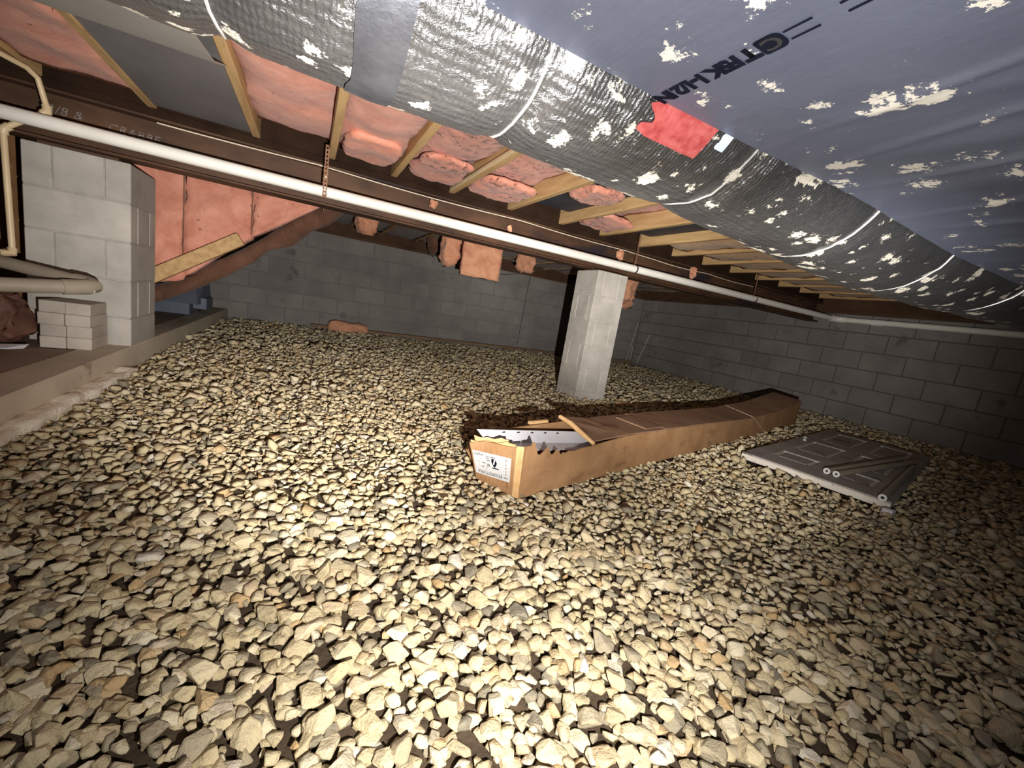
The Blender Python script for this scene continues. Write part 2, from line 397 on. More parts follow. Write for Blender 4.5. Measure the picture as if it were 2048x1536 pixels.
# ------------------------------------------------------------------ steel beam, with chalk writing
BY = 3.03; BZ0, BZ1 = 1.10, 1.332
beam = empty('steel_beam', (1.2, BY, BZ0), 'long rusty brown steel I-beam carrying the joists across the crawl space', 'beam')
def loc_to(o, root):   # parent with geometry given in world space
    o.parent = root; o.matrix_parent_inverse = Matrix.Translation(-root.location) if root.rotation_euler.z == 0 else root.matrix_basis.inverted()
    return o
def wb_(mb, name, mat, root, smooth=False, bevel=0.0):
    me = mb.mesh(name, mat, smooth, bevel); me.transform(Matrix.LocRotScale(root.location, root.rotation_euler, None).inverted())
    return obj_mesh(name, me, root)
wb_(MB().quad_box(-2.9, 5.5, BY-0.004, BY+0.004, BZ0+0.012, BZ1-0.012), 'web', m_steel, beam)
wb_(MB().quad_box(-2.9, 5.5, BY-0.07, BY+0.07, BZ0, BZ0+0.012), 'flange', m_steel, beam, bevel=0.002)
wb_(MB().quad_box(-2.9, 5.5, BY-0.07, BY+0.07, BZ1-0.012, BZ1), 'flange', m_steel, beam, bevel=0.002)

wb_(MB().quad_box(-2.9, 5.5, BY-0.062, BY+0.062, BZ1, JZ-0.002), 'nailer_plate', m_black, beam, bevel=0.002)
for a_, b_ in zip(JX[:-1], JX[1:]):      # dark blocking between the joists over the beam
    wb_(MB().quad_box(a_+0.0195, b_-0.0195, BY-0.05, BY-0.012, JZ+0.001, SUB-0.002), 'blocking', m_black, ceil)

def text_mesh(name, body, mat, size, offset=0.0, shear=0.0, spacing=1.0):
    cu = bpy.data.curves.new(name, 'FONT'); cu.body = body; cu.size = size; cu.offset = offset; cu.shear = shear
    cu.space_character = spacing; cu.resolution_u = 3
    o = bpy.data.objects.new(name, cu); COL.objects.link(o)
    dg = bpy.context.evaluated_depsgraph_get(); me = bpy.data.meshes.new_from_object(o.evaluated_get(dg))
    bpy.data.objects.remove(o); bpy.data.curves.remove(cu)
    me.name = name; me.materials.clear(); me.materials.append(mat)
    return me
def place(me, name, root, o, ax, ay, az):
    m = Matrix((Vector(ax), Vector(ay), Vector(az))).transposed().to_4x4(); m.translation = Vector(o)
    me.transform(Matrix.LocRotScale(root.location, root.rotation_euler, None).inverted() @ m)
    return obj_mesh(name, me, root)
place(text_mesh('chalk_writing', 'CRABBE', m_chalk, 0.052, 0.0, 0.2, 1.15), 'chalk_writing', beam, (-0.965, BY-0.0052, 1.222), (1,0,-0.02), (0.02,0,1), (0,-1,0))
place(text_mesh('chalk_writing', '3/8 &', m_chalk, 0.055, 0.0, 0.2, 1.1), 'chalk_writing', beam, (-1.19, BY-0.0052, 1.236), (1,0,0), (0,0,1), (0,-1,0))

# ------------------------------------------------------------------ white drain pipe along the beam
PY, PZ, PR = 2.78, 1.146, 0.030
pipe = empty('plastic_pipe', (1, PY, PZ), 'long white plastic pipe hung along the front of the steel beam', 'pipe')
wb_(MB().tube([(-2.9, PY, PZ-0.004), (1.0, PY, PZ), (5.44, PY, PZ+0.006)], PR, 20), 'pipe_run', m_pvc, pipe, True)
el = [(5.40+0.10*math.sin(a), PY-0.10+0.10*math.cos(a), PZ+0.006) for a in np.linspace(0, math.pi/2, 9)]
wb_(MB().tube(el, 0.035, 20), 'elbow', m_pvc, pipe, True)
wb_(MB().tube([(5.5, PY-0.08, PZ+0.006), (5.5, 0.2, PZ-0.004)], PR, 20), 'pipe_run', m_pvc, pipe, True)
wb_(MB().tube([(5.5, 2.42, PZ+0.002), (5.5, 2.32, PZ+0.002)], 0.0345, 20), 'coupling', m_pvc, pipe, True)

def hanger(x, ztop, ybot, ytop, label, w=0.022, hole=True, dark=False, zbot=None):
    """perforated steel strap: holes are real openings"""
    zb = PZ-PR-0.004 if zbot is None else zbot
    t = empty('pipe_hanger', (x, ybot, zb), label, 'strap')
    n = int((ztop-zb)/0.011); vs, fs = [], []
    xs = [-w/2, -w/6, w/6, w/2]
    for i in range(n+1):
        k = i/n; y = ytop*k + ybot*(1-k); z = zb + (ztop-zb)*k
        for dy in (0, 0.0015):
            for a in xs: vs.append((a, y-ybot+dy, z-zb))
    for i in range(n):
        for c in range(3):
            if hole and c == 1 and i % 2 == 1: continue
            b = i*8+c; fs.append((b, b+1, b+9, b+8)); fs.append((b+4, b+12, b+13, b+5))
    me = bpy.data.meshes.new('strap'); me.from_pydata(vs, [], fs); me.materials.append(m_strap if not dark else m_steel)
    obj_mesh('strap', me, t)
    return t
h1 = hanger(0.045, JZ+0.02, PY-PR-0.004, PY-PR+0.03, 'perforated metal strap with two bright screws holding the white pipe beside a joist')
wb_(MB().quad_box(0.0515, 0.0535, 1.7, PY+0.0, JZ+0.002, JZ+0.022), 'strap', m_strap, h1)
for dz in (0.018, 0.05, 0.105):
    MB().tube([(0, 0.0, dz), (0, -0.004, dz)], 0.0055, 10).build('screw', m_screw, h1, True)
wb_(MB().tube([(0.045, PY+0.002+(PR+0.002)*math.cos(a), PZ+(PR+0.002)*math.sin(a)) for a in np.linspace(math.pi, 2*math.pi, 12)], 0.0022, 6), 'pipe_loop', m_strap, h1)
def ringhanger(x, ztop, label):
    t = empty('pipe_hanger', (x, PY, PZ), label, 'strap')
    wb_(MB().tube([(x-0.006, PY, PZ+0.0005), (x+0.006, PY, PZ+0.0005)], PR+0.0022, 20), 'ring', m_wire, t, True)
    wb_(MB().tube([(x, PY+0.02, PZ+PR), (x+0.004, PY+0.03, ztop)], 0.0025, 6), 'hanger_wire', m_strap, t)
    wb_(MB().tube([(x+0.02, PY+0.03, PZ+PR+0.02), (x+0.018, PY+0.03, ztop)], 0.0025, 6), 'hanger_wire', m_strap, t)
ringhanger(2.40, JZ+0.06, 'thin hanger with a dark ring round the white pipe just right of the free pier')
ringhanger(3.98, JZ+0.06, 'thin hanger round the white pipe near the right end of the steel beam')

# thin cable tacked along the top flange
cb = []
for i in range(60):
    k = i/59; x = -0.75 + 4.9*k; z = BZ1-0.016 - 0.012*abs(math.sin(x*2.3)) - (0.02*abs(math.sin((x-2.4)*3.0)) if x > 2.4 else 0)
    cb.append((x, BY-0.078, z))
tag(at_origin(MB().tube(cb, 0.0036, 6).build('cable', m_cable, None, True), (0, BY-0.078, BZ1-0.02)), 'thin white cable tacked along the top flange of the steel beam', 'cable')

# ------------------------------------------------------------------ insulation
def lumpy(x0, x1, y0, y1, z0, z1, res=0.035, amp=0.02, sag=0.0, seed=0, warp=None, freq=6.0, fine=0.5, rnd=0):
    bm = bmesh.new()
    L = (x1-x0, y1-y0, z1-z0); n = [max(2, min(60, int(l/res))) for l in L]
    def face(ax, bx, cx, side):
        vs = {}
        for i in range(n[ax]+1):
            for j in range(n[bx]+1):
                p = [0, 0, 0]; p[ax] = i/n[ax]; p[bx] = j/n[bx]; p[cx] = side; vs[i, j] = bm.verts.new(p)
        for i in range(n[ax]):
            for j in range(n[bx]): bm.faces.new((vs[i,j], vs[i+1,j], vs[i+1,j+1], vs[i,j+1]))
    for s in (0, 1): face(0, 1, 2, s); face(0, 2, 1, s); face(1, 2, 0, s)
    bmesh.ops.remove_doubles(bm, verts=bm.verts, dist=1e-5); bmesh.ops.recalc_face_normals(bm, faces=bm.faces)
    for v in bm.verts:
        a, b, c = v.co
        if rnd:
            u = [2*t-1 for t in (a, b, c)]; q_ = sum(abs(t)**rnd for t in u)**(1/rnd); a, b, c = [0.5+0.5*t/q_ for t in u]
        p = Vector((x0+L[0]*a, y0+L[1]*b, z0+L[2]*c))
        q = p*freq + Vector((seed*3.1, seed*7.7, seed*1.3))
        d = mnoise.noise_vector(q)*amp + mnoise.noise_vector(q*2.7)*amp*fine + mnoise.noise_vector(q*6.5)*amp*fine*0.4
        pil = sag*(1-(2*a-1)**2)*(1-abs(2*b-1)**6)*(1-c)
        p = p + d; p.z -= pil
        if warp: p = warp(p, a, b, c)
        v.co = p
    me = bpy.data.meshes.new('batt'); bm.to_mesh(me); bm.free()
    me.polygons.foreach_set('use_smooth', [True]*len(me.polygons))
    return me
def batt(name, me, mat, label, cat='insulation', group=None):
    me.materials.append(mat); c = sum((v.co for v in me.vertices), Vector())/len(me.vertices)
    o = obj_mesh(name, me); at_origin(o, c); me.name = name
    return tag(o, label, cat, group)
Y0, Y1 = 0.85, 2.80
near = [
 (-1.20, -0.778, m_batt, 1.385, 0.0, 'large salmon pink batt in the bay left of the dark sheet metal panel'),
 (-0.318, 0.074, m_batt, 1.425, 0.03, 'smooth pink batt between sheet metal panel and the joist by the long strap'),
 (0.074, 0.445, m_batt, 1.425, 0.03, 'pink batt just right of the perforated strap'),
 (0.445, 0.837, m_battdirty, 1.440, 0.03, 'dirty speckled pink batt in the bay above the torn tuft on the beam'),
 (0.837, 1.287, m_battdirty, 1.470, 0.03, 'dirty pink batt between the joist with the lit edge and the broad grey one'),
 (1.737, 2.14, m_battdirty, 1.490, 0.02, 'ragged pink batt left of the bright yellow joist'),
 (2.57, 2.98, m_tan, 1.405, 0.02, 'dull tan faced batt just right of the long black panel'),
 (2.98, 3.39, m_tan, 1.400, 0.02, 'crumpled tan batt in the second bay right of the long black panel'),
]
for i, (a, b, mt, z, sg, lab) in enumerate(near):
    batt('insulation_batt', lumpy(a+0.022, b-0.022, Y0, Y1, z, SUB-0.01, 0.045, 0.020, sg, i+1, freq=4.5, fine=0.35), mt, lab, group='batts in the joist bays before the beam')
for i, k in enumerate(range(14, 20)):
    batt('insulation_batt', lumpy(JX[k+1 if k > 14 else 15]+0.022, (JX[k+2] if k > 14 else JX[16])-0.022, 0.6, Y1, 1.395, SUB-0.01, 0.06, 0.018, 0.015, 20+i), m_tan,
         None, None).__setattr__('parent', ceil) if k < 19 else None
batt('insulation_batt', lumpy(-1.62+0.022, -1.20-0.022, Y0, Y1, 1.44, SUB-0.01, 0.06, 0.018, 0.02, 31), m_kraft, 'brown batt in the bay at the far upper left corner', group='batts in the joist bays before the beam')
# bays without insulation: black felt under the subfloor
for (a, b, y0, y1, lab) in ((1.31, 1.715, 1.2, Y1+0.05, 'short black felt strip in the bay with the ragged pink tuft'), (2.162, 2.548, 0.9, Y1+0.05, 'long black felt panel between two yellow joists')):
    o = MB().quad_box(a, b, y0, y1, 1.445, 1.453).build('felt_panel', m_felt)
    tag(at_origin(o, ((a+b)/2, 2, 1.404)), lab, 'panel', 'black panels in the joist bays')
batt('insulation_tuft', lumpy(1.36, 1.66, 2.05, 2.40, 1.385, 1.435, 0.02, 0.02, 0.0, 41, freq=14, rnd=3.0), m_battdirty, 'ragged pink tuft lying against the short black felt strip')
# loose folds sagging out of the near bays
for (x0, x1, y0, y1, sd, lab) in ((0.10, 0.425, 2.42, 2.86, 51, 'bulging pink fold beside the foot of the perforated strap'), (0.47, 0.815, 2.36, 2.85, 52, 'rounded pink fold hanging low behind the beam tuft'),
                          (0.865, 1.262, 2.42, 2.86, 53, 'rounded pink fold right of the joist with the lit edge'), (1.762, 2.115, 2.48, 2.86, 54, 'pink fold below the bright yellow joist near the hanger')):
    batt('insulation_fold', lumpy(x0+0.016, x1-0.016, y0, y1, 1.376, 1.418, 0.022, 0.015, 0.0, sd, freq=7, rnd=5.0), m_batt if sd == 51 else m_battdirty, lab, group='folds sagging from the bays')
# cream strip painting in the lit lower edge of the third joist
o = MB().quad_box(0.805, 0.8175, 1.7, 2.92, JZ+0.002, JZ+0.022).build('lit_edge_strip', m_cpvc, None, bevel=0.002)
tag(at_origin(o, (0.811, 2.2, JZ)), 'thin cream strip painted in for the lit lower edge of a joist', 'strip')
# small tufts caught on the beam
for i, (x, z, s, lab) in enumerate(((0.715, 1.275, 0.045, 'small torn orange tuft stuck to the beam left of middle'), (1.30, 1.245, 0.03, 'tiny pink shred hanging on the beam web'),
        (2.36, 1.26, 0.06, 'grey pink lint lump caught on the cable by the ring hanger'), (3.25, 1.28, 0.07, 'dusty pink lint lump on the cable toward the right end'))):
    batt('insulation_tuft', lumpy(x-s/2, x+s/2, BY-0.095, BY-0.055, z-s*0.7, z+s*0.6, 0.008, s*0.4, 0, 60+i, freq=26, rnd=3.0), m_battorange, lab, group='tufts caught on the beam')

# beyond the beam: brown faced batts between the joists
for i in range(len(JX)-1):
    a, b = JX[i], JX[i+1]
    if a < -1.2: continue
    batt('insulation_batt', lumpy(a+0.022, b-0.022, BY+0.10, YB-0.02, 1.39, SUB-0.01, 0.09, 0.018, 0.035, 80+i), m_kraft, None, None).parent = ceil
# fallen pink batts hanging as a curtain beyond the left pier
def curtain(x0, x1, zl0, zl1, sd, lab, ztop=1.33):
    def warp(p, a, b, c):
        zl = zl0 + (zl1-zl0)*a
        p.z = zl + (ztop-zl)*((p.z-0.0)/1.0)
        return p
    me = lumpy(x0, x1, 3.58, 3.70, 0.0, 1.0, 0.035, 0.022, 0, sd, None, 5)
    for v in me.vertices:
        a = min(1, max(0, (v.co.x-x0)/(x1-x0))); zl = zl0+(zl1-zl0)*a
        v.co.z = zl + (ztop-zl)*v.co.z
    return batt('insulation_batt', me, m_batt, lab, group='batts hanging beyond the left pier')
curtain(-1.15, -0.765, 0.38, 0.50, 71, 'hanging pink batt next to the left pier, lowest of three')
curtain(-0.762, -0.385, 0.52, 0.86, 72, 'hanging pink batt with a red brown water stain, middle of three')
curtain(-0.382, 0.07, 0.86, 1.20, 73, 'hanging pink batt with a slanted foot, the one nearest the strap')
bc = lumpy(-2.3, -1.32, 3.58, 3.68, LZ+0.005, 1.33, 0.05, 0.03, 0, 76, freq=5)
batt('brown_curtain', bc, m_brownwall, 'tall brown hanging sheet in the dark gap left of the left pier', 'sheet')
for x, z0, lab in ((-0.763, 0.60, 'thin dark wire down the hanging pink batts near the left pier'), (-0.384, 0.88, 'thin dark wire down the hanging pink batts at the middle seam'), (0.06, 1.14, 'short wire at the right end of the hanging pink batts')):
    o = MB().tube([(x, 3.56, z0), (x, 3.555, 1.33)], 0.004, 6).build('support_wire', m_strap); tag(at_origin(o, (x, 3.56, z0)), lab, 'wire', 'wires on the hanging batts')
o = MB().obox((-1.00, 3.50, 0.385), (0.815, 0, 0.579), (0, 1, 0), (-0.579, 0, 0.815), 0.72, 0.06, 0.085).build('wood_board', m_wood, None, bevel=0.003)
tag(at_origin(o, (-0.7, 3.53, 0.6)), 'slanted yellow wooden board along the foot of the hanging pink batts', 'board')
# rolled dark facing under the curtain
rp = [(-1.15, 3.72, 0.28), (-0.95, 3.70, 0.37), (-0.75, 3.68, 0.47), (-0.55, 3.66, 0.62), (-0.40, 3.66, 0.74), (-0.30, 3.65, 0.84), (-0.18, 3.64, 0.92), (-0.05, 3.64, 1.04), (0.06, 3.64, 1.12), (0.2, 3.66, 1.22), (0.35, 3.7, 1.30)]
rp = [(x*1.033, y+0.12, 0.66+(z-0.66)*1.033) for x, y, z in rp]
rr = [0.05, 0.06, 0.055, 0.06, 0.045, 0.04, 0.07, 0.075, 0.065, 0.05, 0.03]
mb = MB().tube(rp, rr, 14)
mb.v = [tuple(Vector(p)+mnoise.noise_vector(Vector(p)*9)*0.03) for p in mb.v]
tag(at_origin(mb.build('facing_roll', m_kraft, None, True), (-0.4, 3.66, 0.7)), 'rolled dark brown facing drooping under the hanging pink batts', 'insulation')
# torn scraps of pink hanging at mid distance
sc_ = [(1.38, 1.80, 4.18, 4.27, 0.93, 1.40, 90, m_battorange, 0.006, 'square orange batt end hanging down between beam and back wall'),
       (1.19, 1.36, 4.22, 4.40, 0.99, 1.40, 91, m_battorange, 0.03, 'rounded brown pink scrap hanging left of the square batt end'),
       (0.38, 0.58, 4.6, 4.75, 1.18, 1.40, 92, m_battorange, 0.04, 'torn grey pink scrap dangling over the back wall at left'),
       (1.30, 1.48, 5.3, 5.42, 1.17, 1.40, 93, m_kraft, 0.04, 'ragged grey shred dangling left of the rounded scrap'),
       (2.35, 2.60, 4.9, 5.0, 1.16, 1.40, 94, m_battorange, 0.03, 'pointed pink scrap hanging right of the square batt end'),
       (2.62, 2.93, 3.78, 3.86, 0.97, 1.40, 95, m_battorange, 0.008, 'square pink flap just right of the free pier top'),
       (2.95, 3.75, 4.2, 4.3, 1.00, 1.37, 96, m_battorange, 0.03, 'long sagging brown pink flap right of the free pier'),
       (3.80, 3.98, 4.5, 4.58, 0.92, 1.40, 97, m_battorange, 0.03, 'narrow torn pink strip at the end of the sagging flap')]
for (x0, x1, y0, y1, z0, z1, sd, mt, am, lab) in sc_:
    batt('insulation_scrap', lumpy(x0, x1, y0, y1, z0, z1, 0.03, am, 0, sd, freq=13 if am > 0.01 else 9, rnd=5.0 if am > 0.01 else 0, fine=0.8), mt, lab, group='torn scraps hanging beyond the beam')
batt('insulation_scrap', lumpy(0.25, 0.74, 5.84, 5.975, 0.02, 0.15, 0.02, 0.026, 0, 98, freq=9, rnd=5.0), m_battorange, 'low pink brown batt piece lying on gravel at the back wall')

# ------------------------------------------------------------------ sheet metal in the left bay
o = MB().quad_box(-0.757, -0.339, 1.84, BY-0.09, JZ+0.006, JZ+0.012).build('sheet_metal_panel', m_tin); tag(at_origin(o, (-0.5, 2.4, JZ)), 'dark grey sheet metal panel closing the joist bay at upper left', 'panel')
# grey duct collar below the bay
mb = MB(); prof = [(2.06, JZ-0.010), (1.84, JZ-0.085), (1.55, JZ-0.13), (1.25, JZ-0.15)]
for i in range(len(prof)-1):
    (ya, za), (yb, zb) = prof[i], prof[i+1]
    mb.pts([(-0.785, ya, za), (-0.322, ya, za), (-0.322, yb, zb), (-0.785, yb, zb), (-0.785, ya, za+0.006), (-0.322, ya, za+0.006), (-0.322, yb, zb+0.006), (-0.785, yb, zb+0.006)])
tag(at_origin(mb.build('duct_collar', m_tin2), (-0.5, 1.6, JZ-0.05)), 'smooth light grey metal collar between the foil duct and the dark panel', 'duct')

# ------------------------------------------------------------------ foil wrapped round duct
RD = 0.20
DP = [(-1.4, 0.672, 1.137), (-0.6, 0.682, 1.136), (-0.2, 0.690, 1.135), (0.30, 0.698, 1.134), (0.67, 0.702, 1.130), (1.02, 0.708, 1.112), (1.6, 0.741, 1.096), (2.1, 0.717, 1.108), (2.9, 0.630, 1.128), (3.4, 0.600, 1.128)]
def dpos(x):
    for (a, b) in zip(DP[:-1], DP[1:]):
        if x <= b[0]:
            k = (x-a[0])/(b[0]-a[0]); return (a[1]+(b[1]-a[1])*k, a[2]+(b[2]-a[2])*k)
    return DP[-1][1:]
SEAMS = [-0.125, 0.27, 0.70, 1.14, 1.62, 2.15]
SLANT = 0.06
def drad(x):
    r = RD
    for s in SEAMS: r -= 0.010*math.exp(-((x-s)/0.022)**2)
    return r
def duct_pt(x, phi, off=0.0):   # phi from the -y side turning down
    y, z = dpos(x); r = drad(x)+off
    r += 0.004*mnoise.noise((x*6, math.cos(phi)*3, math.sin(phi)*3)) + 0.0022*mnoise.noise((x*22, math.cos(phi)*9, math.sin(phi)*9))
    return (x, y - r*math.cos(phi), min(1.37, z - r*math.sin(phi)))
duct = empty('round_duct', (0.6, 0.70, 1.13), 'round duct wrapped in crinkled silver foil running under the joists', 'duct')
def duct_mesh():
    nx, npz = 300, 72; xs = np.linspace(-1.4, 3.4, nx); vs, fs, uv = [], [], []
    for x in xs:
        for k in range(npz+1):
            vs.append(duct_pt(x, 2*math.pi*k/npz)); uv.append((x, k/npz*2*math.pi*RD))
    W = npz+1
    for i in range(nx-1):
        for k in range(npz): fs.append((i*W+k, i*W+k+1, (i+1)*W+k+1, (i+1)*W+k))
    me = bpy.data.meshes.new('foil_wrap'); me.from_pydata(vs, [], fs); ul = me.uv_layers.new(name='UVMap')
    idx = np.empty(len(me.loops), dtype=np.int32); me.loops.foreach_get('vertex_index', idx)
    ul.data.foreach_set('uv', np.array(uv, dtype=np.float32)[idx].ravel())
    me.polygons.foreach_set('use_smooth', [True]*len(me.polygons)); me.materials.append(m_foilround)
    bm = bmesh.new(); bm.from_mesh(me); bmesh.ops.recalc_face_normals(bm, faces=bm.faces); bm.to_mesh(me); bm.free()
    me.transform(Matrix.Translation(-duct.location))
    return obj_mesh('foil_wrap', me, duct)
duct_mesh()
for s in SEAMS:
    pth = [duct_pt(s+0.006*mnoise.noise((a*2, s, 0)), a, 0.001) for a in np.linspace(0, 2*math.pi, 73)]
    wb_(MB().tube(pth, 0.0022, 6, False), 'seam', m_seam, duct, True)
def duct_patch(name, mat, x0, x1, p0, p1, off, jag=0.0):
    nx, n2 = 10, 14; vs, fs = [], []
    for j in range(n2+1):
        ph = math.radians(p0+(p1-p0)*j/n2)
        e0 = x0 + jag*(mnoise.noise((j*0.9, 1.7, 0)) + 0.6*mnoise.noise((j*2.3, 4.7, 0)))
        for i in range(nx+1): vs.append(duct_pt(e0+(x1-e0)*i/nx, ph, off))
    W = nx+1
    for j in range(n2):
        for i in range(nx): fs.append((j*W+i, j*W+i+1, (j+1)*W+i+1, (j+1)*W+i))
    m = MB(); m.v = vs; m.f = fs
    o = wb_(m, name, mat, duct, True)
    return o
duct_patch('red_patch', m_red, 0.452, 0.582, 33, 55, 0.0035, 0.025)['label'] = 'faded red painted patch'
duct_patch('paper_label', m_blue, 0.600, 0.622, 36, 47, 0.0035, 0.003)['label'] = 'small pale blue sticker'
duct_patch('foil_tape', m_foiltape, 0.03, 0.092, 10, 120, 0.0025, 0.006)['label'] = 'smooth darker foil tape band'

# big flat wrapped duct overhead
PZD = 1.0
big = empty('rectangular_duct', (1.0, 0.0, PZD), 'wide flat duct in blue silver foil with black print overhead', 'duct')
def bigz(x, y):
    z = 0.0035*mnoise.noise((x*2.2, y*0.8, 3))
    # soft folds fanning across the right part
    for (c, w, a, sl) in ((0.632, 0.010, 0.0050, 0.20), (0.70, 0.020, 0.0035, -0.20), (0.757, 0.011, 0.0055, 0.18), (0.84, 0.03, 0.005, -0.1), (0.905, 0.012, 0.007, 0.18),
                          (1.00, 0.035, 0.007, 0.1), (1.10, 0.014, 0.008, 0.25), (1.24, 0.02, 0.009, 0.2), (1.42, 0.03, 0.012, 0.2), (1.62, 0.02, 0.010, 0.2), (1.9, 0.03, 0.012, 0.2)):
        cx = c + sl*(y-0.2) + 0.006*math.sin(y*9+c*20)
        z -= a*math.exp(-((x-cx)/w)**2)*min(1, max(0.10, (0.53-y)*4.0))
    return z
def yedge(x):
    y, z = dpos(x); return y - math.sqrt(max(0.0, 0.206**2-(z-PZD)**2))
def big_mesh():
    xs = np.concatenate([np.linspace(-0.25, 0.5, 60, endpoint=False), np.linspace(0.5, 1.5, 260, endpoint=False), np.linspace(1.5, 3.0, 120)]); nx, ny = len(xs), 60; ys = np.linspace(-0.9, 0.60, ny); vs, fs = [], []
    for y in ys:
        for x in xs:
            yy = -0.9 + (y+0.9)/1.5*(yedge(x)+0.9)
            vs.append((x-1.0, yy, bigz(x, yy)))
    fs = [(j*nx+i, (j+1)*nx+i, (j+1)*nx+i+1, j*nx+i+1) for j in range(ny-1) for i in range(nx-1)]
    # side and top walls
    e = len(vs)
    loop = [i for i in range(nx)] + [j*nx+nx-1 for j in range(1, ny)] + [(ny-1)*nx+i for i in range(nx-2, -1, -1)] + [j*nx for j in range(ny-2, 0, -1)]
    for i in loop: x, y, z = vs[i]; vs.append((x, min(y, 0.40), 0.30))
    n = len(loop)
    for i in range(n): fs.append((loop[i], loop[(i+1) % n], e+(i+1) % n, e+i))
    fs.append(tuple(e+i for i in range(n)))
    m = MB(); m.v = vs; m.f = fs; me = m.mesh('foil_wrap', m_foilflat, True)
    return obj_mesh('foil_wrap', me, big)
bigwrap = big_mesh()
def print_on(me, name, x, y, dz=0.0014):
    # reads away from the camera along +y, tops toward +x, printed on the underside
    m = Matrix((Vector((0,1,0)), Vector((1,0,0)), Vector((0,0,-1)))).transposed().to_4x4()
    me.transform(m); me.transform(Matrix.Translation((x, y, 0)))
    for v in me.vertices: v.co.z = PZD + bigz(v.co.x, v.co.y) - dz + (v.co.z)*0
    me.transform(Matrix.Translation(-big.location)); return obj_mesh(name, me, bigwrap)
def subdiv(me):
    bm = bmesh.new(); bm.from_mesh(me); bmesh.ops.triangulate(bm, faces=bm.faces); bm.to_mesh(me); bm.free(); return me
LT = 0.030
print_on(subdiv(text_mesh('printed_text', 'T FSK 1-1/2 IN 3/4', m_ink, LT*1.08, 0.0019, 0, 0.80)), 'printed_text', 0.436, 0.387)
# rounded black badge with an open C
def badge(x, y):
    m = MB(); w, h, r = 0.030, 0.030, 0.010; poly = []
    for cx, cy, a0 in ((w-r, h-r, 0), (0.004, h-0.004, 90), (0.004, 0.004, 180), (w-r, r, 270)):
        rr_ = r if cx > 0.01 else 0.004
        for k in range(5):
            a = math.radians(a0+k*22.5); poly.append((cx+rr_*math.cos(a), cy+rr_*math.sin(a)))
    poly = [(w-p[0], p[1]) for p in poly][::-1]
    m.v = [(p[0], p[1], 0) for p in poly]; m.f = [tuple(range(len(poly)))]
    return print_on(m.mesh('printed_badge', m_ink, fix=False), 'printed_badge', x, y, 0.0012)
badge(0.432, 0.355)
print_on(subdiv(text_mesh('printed_letter', 'C', m_foiltape, 0.030, 0.0008)), 'printed_letter', 0.436, 0.3585, 0.0019)
for dx in (0.004, 0.020):
    m = MB(); m.v = [(0, 0, 0), (0.030, 0, 0), (0.030, 0.0026, 0), (0, 0.0032, 0)]; m.f = [(0, 1, 2, 3)]
    print_on(m.mesh('printed_line', m_ink, fix=False), 'printed_line', 0.434+dx, 0.323, 0.0012)
for dx in (0.004, 0.020):
    m = MB(); m.v = [(0, 0, 0), (0.03, 0, 0), (0.03, 0.0032, 0), (0, 0.0032, 0)]; m.f = [(0, 1, 2, 3)]
    print_on(m.mesh('printed_line', m_ink, fix=False), 'printed_line', 0.434+dx, 0.268, 0.0012)

# ------------------------------------------------------------------ pipes, bricks and oddments on the left ledge
wp = empty('water_pipe', (-1.2, 2.85, 0.6), 'thin cream water pipe dropping past the left pier', 'pipe')
def bent(pts, r, mat, root, name='pipe_run', n=10):
    return wb_(MB().tube(pts, r, n), name, mat, root, True)
bent([(-1.48, 1.9, 1.352), (-1.16, 2.80, 1.352), (-1.14, 2.84, 1.33), (-1.118, 2.85, 1.22)], 0.012, m_cpvc, wp)
bent([(-1.118, 2.85, 1.225), (-1.115, 2.845, 1.20), (-1.13, 2.84, 1.185)], 0.018, m_cpvc, wp, 'elbow')
bent([(-1.125, 2.842, 1.19), (-1.25, 2.838, 1.09)], 0.012, m_cpvc, wp)
bent([(-1.235, 2.838, 1.10), (-1.255, 2.838, 1.083), (-1.256, 2.838, 1.06)], 0.018, m_cpvc, wp, 'elbow')
bent([(-1.256, 2.838, 1.07), (-1.246, 2.838, 0.545)], 0.012, m_cpvc, wp)
bent([(-1.246, 2.838, 0.57), (-1.247, 2.838, 0.545), (-1.275, 2.80, 0.54)], 0.018, m_cpvc, wp, 'elbow')
wp2 = empty('water_pipe', (-1.3, 2.75, 0.45), 'short cream pipe stub at the left edge above the grey drain', 'pipe')
bent([(-1.285, 2.72, 0.56), (-1.285, 2.72, 0.535)], 0.021, m_cpvc, wp2, 'elbow'); bent([(-1.285, 2.72, 0.55), (-1.275, 2.72, 0.40)], 0.013, m_cpvc, wp2)
dr = empty('drain_pipe', (-0.9, 2.6, 0.45), 'grey drain pipe with a return elbow passing over the brick stack', 'pipe')
E0 = (-0.895, 2.60, 0.452)
bent([(-1.60, 2.10, 0.385), (-0.93, 2.575, 0.446)], 0.030, m_drain, dr, n=16)
bent([(-0.97, 2.545, 0.442), (-0.905, 2.595, 0.45), (-0.895, 2.625, 0.457), (-0.92, 2.65, 0.463), (-0.97, 2.665, 0.468)], 0.034, m_drain, dr, 'elbow', 16)
bent([(-0.94, 2.655, 0.465), (-1.35, 2.80, 0.515)], 0.028, m_drain, dr, n=16)
bent([(-0.885, 2.59, 0.432), (-0.880, 2.612, 0.45), (-0.885, 2.630, 0.478)], 0.008, m_pvc, dr, 'cleanout_rim', 8)
